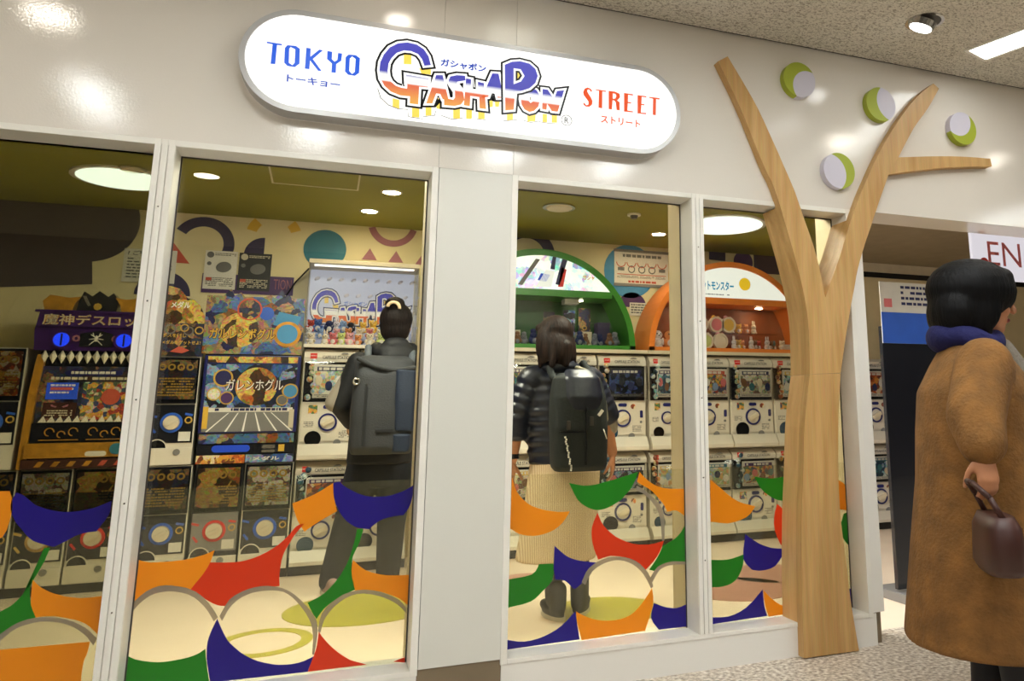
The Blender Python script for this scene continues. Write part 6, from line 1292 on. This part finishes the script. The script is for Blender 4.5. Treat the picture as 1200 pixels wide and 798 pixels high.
# backpack
pk = pobj('backpack', fuse(loft(bmesh.new(), [(-.355, yA-.215, .80, .165, .085), (-.355, yA-.225, .84, .180, .105), (-.355, yA-.23, 1.05, .182, .110), (-.352, yA-.225, 1.25, .175, .100), (-.355, yA-.215, 1.34, .165, .075), (-.36, yA-.205, 1.37, .13, .045)], 28, 3.4), .010, 4), 'pack_grey', A, label='large grey roll top backpack')
pobj('side_panel', fuse(loft(bmesh.new(), [(-.245, yA-.250, .93, .062, .098), (-.243, yA-.255, 1.10, .066, .104), (-.245, yA-.250, 1.285, .062, .092)], 20, 3.6), .010, 3), 'pack_navy', pk, label='navy panel on the backpack')
pobj('lower_pocket', fuse(loft(bmesh.new(), [(-.255, yA-.250, .81, .055, .085), (-.255, yA-.255, .915, .060, .092)], 20, 3.6), .010, 3), 'pack_navy', pk, label='navy lower pocket')
b = bmesh.new(); ring = [(-.51+.31*i/12, yA-.315+.012*math.sin(i), 1.345-.055*math.sin(PI*i/12)*.6-.05*i/12) for i in range(13)]; limb(b, ring, [.016]*13, 10); pobj('roll_top', fuse(b, .007, 2), 'pack_grey', pk)
b = bmesh.new(); box(b, -.40, -.30, yA-.345, yA-.33, .925, .945, bev=.003); box(b, -.47, -.455, yA-.345, yA-.332, .85, 1.20, bev=.003); pobj('webbing', b, 'jacket_black', pk, smooth=False)
b = bmesh.new(); limb(b, [(-.455, yA-.17, 1.34), (-.45, yA-.06, 1.43), (-.44, yA+.06, 1.40), (-.43, yA+.12, 1.25)], [.022, .022, .022, .02], 10); limb(b, [(-.20, yA-.17, 1.34), (-.19, yA-.06, 1.42), (-.18, yA+.06, 1.40), (-.18, yA+.12, 1.25)], [.022]*4, 10)
pobj('shoulder_straps', fuse(b, .008, 2), 'strap_grey', pk)['kind'] = 'stuff'
pobj('badge', ring_y(bmesh.new(), -.515, yA-.31, yA-.30, 1.215, .022, .012, n=14), 'lamp_metal', pk)

# ---- person B: bob hair, puffer jacket, black pack, long corduroy skirt
Bp = PR('person', (.50, 1.06, 0), 'person from behind in navy puffer jacket with black backpack and long beige corduroy skirt')
yB = 1.06; hc = Vector((.442, yB, 1.405))
b = bmesh.new(); MB_ = head_bm(b, hc, PI+.42, .22, -.10, 1.0)
cone(b, (.452, yB+.005, 1.33), (.475, yB+.0, 1.225), .048, .055)
loft(b, [(.50, yB, .70, .160, .115), (.50, yB, .80, .165, .115), (.495, yB, .95, .130, .095), (.49, yB, 1.12, .155, .10), (.485, yB, 1.22, .145, .085), (.475, yB, 1.265, .07, .06)])
limb(b, [(.335, yB, 1.20), (.262, yB+.0, .985), (.243, yB+.04, .79)], [.050, .040, .028]); limb(b, [(.640, yB, 1.20), (.735, yB-.0, 1.01), (.792, yB+.03, .81)], [.050, .041, .029])
hand(b, (.243, yB+.04, .785), (-.05, .25, -1), (.8, .5, .2), .95, .45, 1); hand(b, (.793, yB+.03, .805), (.06, .12, -1), (-.8, .45, .1), .98, .40, -1)
limb(b, [(.43, yB, .72), (.45, yB+.0, .42), (.470, yB+.02, .09)], [.085, .058, .040]); limb(b, [(.57, yB, .72), (.60, yB+.02, .42), (.628, yB+.06, .09)], [.085, .058, .040])
pobj('body', fuse(b, .0062, 2), 'skin_tan', Bp)
face_parts(Bp, Matrix.Translation(-Bp.location) @ MB_, 'hair_brown')
b = bmesh.new(); t = bmesh.new()
ell(t, (0, .025, .040), (.094, .106, .096), 20); ell(t, (0, .070, -.050), (.092, .055, .110), 18); ell(t, (0, -.055, .085), (.068, .040, .034), 12)
for s in (-1, 1):
    ell(t, (s*.082, .020, -.040), (.028, .060, .105), 14); cone(t, (s*.085, .0, -.05), (s*.088, -.01, -.150), .022, .012, 8); cone(t, (s*.06, .075, -.08), (s*.075, .07, -.165), .030, .016, 8)
cone(t, (0, .10, -.06), (0, .095, -.155), .038, .02, 10)
xf(t, MB_, b); pobj('hair', fuse(b, .008, 2), 'hair_brown', Bp)
# jacket
b = bmesh.new()
for i in range(9):
    z = .775+i*.052; k = i/8; rx = .175+.022*math.sin(PI*k)+(.012 if i > 4 else 0); ell(b, (.50-.012*k, yB, z), (rx*1.03, .132-.012*k, .042), 24)
loft(b, [(.50, yB, .765, .175, .125), (.497, yB, .95, .182, .125), (.49, yB, 1.10, .195, .122), (.485, yB, 1.20, .178, .100), (.475, yB, 1.275, .085, .075)], 26)
ribbed(b, [(.335, yB, 1.205), (.258, yB, 1.02), (.254, yB+.015, .90)], [.078, .070, .062], 4); ribbed(b, [(.645, yB, 1.205), (.728, yB, 1.05), (.765, yB+.015, .985)], [.080, .072, .064], 4)
ell(b, (.350, yB, 1.205), (.095, .085, .072), 16); ell(b, (.630, yB, 1.205), (.095, .085, .072), 16)
pobj('puffer_jacket', fuse(b, .009, 2), 'puffer_navy', Bp)
b = bmesh.new(); ell(b, (.475, yB-.02, 1.285), (.098, .092, .040), 18); ell(b, (.472, yB-.035, 1.262), (.115, .085, .040), 18); pobj('collar', fuse(b, .008, 2), 'puffer_navy', Bp)
b = bmesh.new(); cone(b, (.762, yB+.012, .985), (.772, yB+.02, .945), .050, .047, 14); pobj('shirt_cuff', fuse(b, .007, 2), 'sleeve_grey', Bp, label='pale shirt cuff below the jacket sleeve')
b = bmesh.new(); M_ = Matrix.Translation((.246, yB+.037, .805)); t = bmesh.new(); cyl_z(t, 0, 0, -.012, .012, .034, 16); xf(t, M_, b); pobj('wristwatch', b, 'machine_black', Bp, smooth=False)
# skirt
pobj('skirt', fuse(loft(bmesh.new(), [(.475, yB, .285, .205, .165), (.475, yB, .30, .210, .170), (.50, yB, .55, .195, .150), (.515, yB, .72, .192, .138), (.51, yB, .80, .175, .125), (.505, yB, .90, .15, .11)], 30), .010, 3), 'corduroy', Bp)
b = bmesh.new(); limb(b, [(.455, yB, .42), (.470, yB+.02, .09)], [.060, .043], 14); pobj('stocking', fuse(b, .007, 2), 'tights', Bp); b = bmesh.new(); limb(b, [(.60, yB+.02, .42), (.628, yB+.06, .09)], [.060, .043], 14); pobj('stocking', fuse(b, .007, 2), 'tights', Bp)
shoe(Bp, (.468, yB+.05, 0), PI+.15, .245, 'shoe_black', 'sole_white', True); shoe(Bp, (.640, yB+.08, 0), PI-.5, .245, 'shoe_black', 'sole_white', True)
# backpack
pk = pobj('backpack', fuse(loft(bmesh.new(), [(.535, yB-.20, .735, .125, .065), (.530, yB-.205, .76, .142, .085), (.525, yB-.21, .95, .148, .092), (.522, yB-.205, 1.10, .145, .082), (.52, yB-.195, 1.20, .125, .06), (.52, yB-.19, 1.225, .09, .03)], 28, 3.2), .009, 4), 'pack_black', Bp, label='black rectangular backpack')
pobj('top_flap', fuse(loft(bmesh.new(), [(.535, yB-.225, 1.03, .100, .072), (.535, yB-.225, 1.10, .112, .085), (.532, yB-.215, 1.20, .100, .065), (.53, yB-.20, 1.245, .07, .03)], 22, 2.6), .009, 3), 'puffer_navy', pk)
b = bmesh.new(); box(b, .535, .541, yB-.308, yB-.295, .77, 1.05); box(b, .40, .53, yB-.305, yB-.298, .928, .934); pobj('seam', b, 'machine_black', pk, smooth=False)
b = bmesh.new(); box(b, .435, .455, yB-.311, yB-.300, .94, .985, bev=.003); box(b, .555, .575, yB-.311, yB-.300, .96, 1.005, bev=.003); pobj('buckle', b, 'lamp_dark', pk, smooth=False)
b = bmesh.new(); box(b, .60, .635, yB-.300, yB-.292, 1.015, 1.03); bmesh.ops.rotate(b, cent=(.617, yB-.29, 1.02), matrix=Matrix.Rotation(-.9, 3, 'Y'), verts=b.verts); pobj('reflective_tab', b, 'card_white', pk, smooth=False)
b = bmesh.new(); cone(b, (.632, yB-.294, .94), (.650, yB-.290, .895), .003, .003, 6); pobj('zip_pull', b, 'card_white', pk)
b = bmesh.new()
for i in range(16): ell(b, (.428+.0022*i+.003*math.sin(i*2.), yB-.312, .905-i*.0105), .0052, 8, m=6)
o = pobj('bead_chain', b, 'card_white', pk); o['kind'] = 'stuff'
b = bmesh.new(); limb(b, [(.545, yB-.115, 1.255), (.60, yB-.125, 1.235), (.655, yB-.135, 1.16), (.685, yB-.14, 1.08), (.70, yB-.13, .99), (.70, yB-.05, .93)], [.015]*6, 8); pobj('sling_strap', fuse(b, .006, 2), 'strap_khaki', Bp, label='khaki strap across the right shoulder')
b = bmesh.new(); limb(b, [(.41, yB-.14, 1.20), (.40, yB-.05, 1.285), (.40, yB+.06, 1.26), (.41, yB+.12, 1.10)], [.020]*4, 10); limb(b, [(.62, yB-.14, 1.20), (.60, yB-.05, 1.285), (.60, yB+.06, 1.26), (.60, yB+.12, 1.10)], [.020]*4, 10)
o = pobj('shoulder_straps', fuse(b, .008, 2), 'pack_black', pk); o['kind'] = 'stuff'

# ---- person C: tan coat, near the camera at right, facing right
yC = -1.05; cx = 1.335
Cp = PR('person', (cx, yC, 0), 'person in long tan coat with dark hair and navy scarf in front of the entrance')
fw = Vector((.86, -.50, 0)).normalized(); yaw = math.atan2(fw.x, -fw.y); side = Vector((fw.y, -fw.x, 0))   # yaw turns -y onto fw
RZ = Matrix.Rotation(yaw, 4, 'Z'); base = Vector((cx, yC, 0))
L2 = lambda x, y, z: base + (RZ @ Vector((x, y, z)))                    # local: face along -y
hc = L2(0, -.035, 1.372)
b = bmesh.new(); MC = head_bm(b, hc, yaw, .06, 0, 1.0)
cone(b, L2(0, .0, 1.30), L2(0, .02, 1.20), .05, .056)
t = bmesh.new(); loft(t, [(0, .01, .62, .165, .115), (0, .0, .78, .165, .12), (0, .0, .92, .135, .105), (0, .0, 1.08, .165, .112), (0, .01, 1.17, .155, .09), (0, .02, 1.22, .07, .06)]); xf(t, Matrix.Translation(base) @ RZ, b)
limb(b, [L2(.175, .02, 1.15), L2(.225, .0, .92), L2(.12, -.19, .83)], [.05, .042, .030]); limb(b, [L2(-.175, .02, 1.15), L2(-.285, .085, 1.0), L2(-.345, .085, .905)], [.05, .042, .030])
hand(b, L2(.115, -.20, .83), RZ @ Vector((-.75, -.5, .12)), RZ @ Vector((-.3, .4, -.8)), .95, .8, 1); hand(b, L2(-.350, .085, .90), RZ @ Vector((-.22, .0, -1)), RZ @ Vector((1, .1, -.2)), .95, .9, -1)
limb(b, [L2(.085, .0, .66), L2(.09, -.01, .40), L2(.09, .02, .08)], [.09, .062, .042]); limb(b, [L2(-.085, .0, .66), L2(-.09, -.03, .40), L2(-.09, -.05, .08)], [.09, .062, .042])
pobj('body', fuse(b, .0062, 2), 'skin_tan', Cp)
face_parts(Cp, Matrix.Translation(-Cp.location) @ MC, 'hair_black')
b = bmesh.new(); t = bmesh.new()
ell(t, (0, .035, .042), (.130, .150, .112), 20); ell(t, (0, .085, -.035), (.130, .095, .110), 18); ell(t, (0, -.062, .085), (.080, .042, .040), 14)
for s in (-1, 1): ell(t, (s*.088, .025, -.015), (.030, .070, .095), 14); cone(t, (s*.09, .01, -.05), (s*.09, .0, -.11), .024, .012, 8)
for i in range(9): cone(t, (.09*math.cos(i*.4), .06+.05*math.sin(i*.4), -.05), (.085*math.cos(i*.4), .065+.05*math.sin(i*.4), -.125), .024, .012, 7)
xf(t, MC, b); pobj('hair', fuse(b, .008, 2), 'hair_black', Cp)
# coat
b = bmesh.new(); t = bmesh.new()
loft(t, [(0, .02, .305, .285, .265), (0, .02, .32, .29, .27), (0, .015, .60, .27, .235), (0, .01, .80, .25, .21), (0, .01, .95, .24, .20), (0, .01, 1.08, .245, .185), (0, .015, 1.17, .205, .13), (0, .02, 1.235, .10, .085)], 30)
for s in (-1, 1):
    limb(t, [(s*.185, .02, 1.155), (s*.255, .0, .92), (.15, -.185, .84)] if s > 0 else [(-.185, .02, 1.155), (-.285, .085, 1.0), (-.338, .085, .925)], [.088, .086, .070], 16)
for i in range(6): cone(t, (-.20+i*.08, -.12-.05*math.sin(PI*i/5), .36), (-.12+i*.05, -.10, .75), .035, .02, 8)
xf(t, Matrix.Translation(base) @ RZ, b); coat = pobj('coat', fuse(b, .011, 3), 'coat_tan', Cp)
b = bmesh.new(); t = bmesh.new(); box(t, -.012, .012, -.235, -.20, .37, 1.08, bev=.004); xf(t, Matrix.Translation(base) @ RZ, b); pobj('front_seam', b, 'bag_brown', coat, smooth=False)
b = bmesh.new()
for z in (1.02, .90, .72): ell(b, L2(.035, -.185-.02*(z < .8), z), (.014, .014, .014), 10)
o = pobj('buttons', b, 'bag_brown', coat); o['kind'] = 'stuff'
b = bmesh.new(); t = bmesh.new()
for i in range(14):
    a = 2*PI*i/14; a2 = 2*PI*(i+1)/14; f = lambda q: (.088*math.cos(q), .022+.082*math.sin(q), 1.245+.012*math.sin(3*q)+.012*math.sin(q)); cone(t, f(a), f(a2), .042, .042, 10)
ell(t, (0, .10, 1.26), (.10, .055, .055), 14)
xf(t, Matrix.Translation(base) @ RZ, b); pobj('scarf', fuse(b, .009, 3), 'scarf_navy', Cp, label='navy scarf round the neck')
b = bmesh.new(); limb(b, [L2(.03, -.10, 1.22), L2(.055, -.165, 1.12), L2(.05, -.185, 1.0)], [.036, .040, .032], 12); pobj('scarf_end', fuse(b, .008, 3), 'scarf_grey', Cp, label='grey scarf end on the chest')
b = bmesh.new(); limb(b, [L2(.09, .0, .50), L2(.09, -.005, .36), L2(.09, .02, .07)], [.085, .075, .062], 14); limb(b, [L2(-.09, .0, .50), L2(-.09, -.03, .36), L2(-.09, -.05, .07)], [.085, .075, .062], 14); pobj('trousers', fuse(b, .010, 3), 'pants_black', Cp)
sA = L2(.09, .0, 0); sB = L2(-.09, -.07, 0); shoe(Cp, sA, yaw, .25, 'shoe_black', 'sole_white'); shoe(Cp, sB, yaw, .25, 'shoe_black', 'sole_white')
# bag held by the person: a thing of its own
bag = root('shoulder_bag', L2(-.405, .085, .585), 'dark brown bag held in front of the tan coat', 'bag'); bag.rotation_euler = (0, 0, yaw)
bm_obj('body', loft(bmesh.new(), [(0, 0, 0, .105, .045), (0, 0, .02, .125, .055), (0, 0, .12, .12, .05), (0, 0, .15, .10, .035)], 24, 3.2), 'bag_brown', bag, smooth=True)
b = bmesh.new(); limb(b, [(-.09, 0, .14), (-.08, .03, .20), (-.03, .06, .235), (.03, .06, .235), (.08, .03, .20), (.09, 0, .14)], [.008]*6, 8); bm_obj('handle', b, 'bag_brown', bag, smooth=True)
bm_obj('clasp', B(-.015, .015, -.062, -.05, .06, .085, bev=.003), 'gold', bag)

# ================================================================ ENTRANCE BEYOND THE TREE
st = root('standing_board', (2.475, .62, 0), 'black standing board with white and blue poster in the entrance behind the tan coat', 'sign stand')
bm_obj('board', B(-.20, .20, 0, .03, .06, 1.50, bev=.004), 'machine_black', st)
pp = bm_obj('poster', B(-.20, .24, -.006, -.001, 1.40, 1.76, bev=.002), 'card_white', st); bm_obj('blue_band', B(-.20, .24, -.009, -.0065, 1.40, 1.58), 'print_blue', pp); bm_obj('red_mark', B(-.175, -.12, -.009, -.0065, 1.61, 1.66), 'toy_rose', pp)
lines('small_print', -.05, .19, 1.61, 1.74, 4, -.0068, 'print_navy', pp, 7, .5, .03)
bm_obj('foot', B(-.22, .22, -.16, .20, 0, .05, bev=.006), 'machine_grey', st)
es = root('entrance_sign', (3.35, .55, 0), 'white hanging sign with pale red letters at the right edge', 'sign')
bm_obj('panel', B(-.42, .55, -.012, .012, 1.80, 2.09, bev=.003), 'sign_panel', es); text('EN', -.30, -.03, 1.965, .15, -.0135, 'toy_rose', es, bold=.0)
bm_obj('red_mark', CY(-.335, -.016, -.0125, 1.90, .035, 12), 'print_red', es)
for x in (-.3, .4): bm_obj('hanger', CZ(x, 0, 2.09, ZT, .006, 8), 'lamp_metal', es)
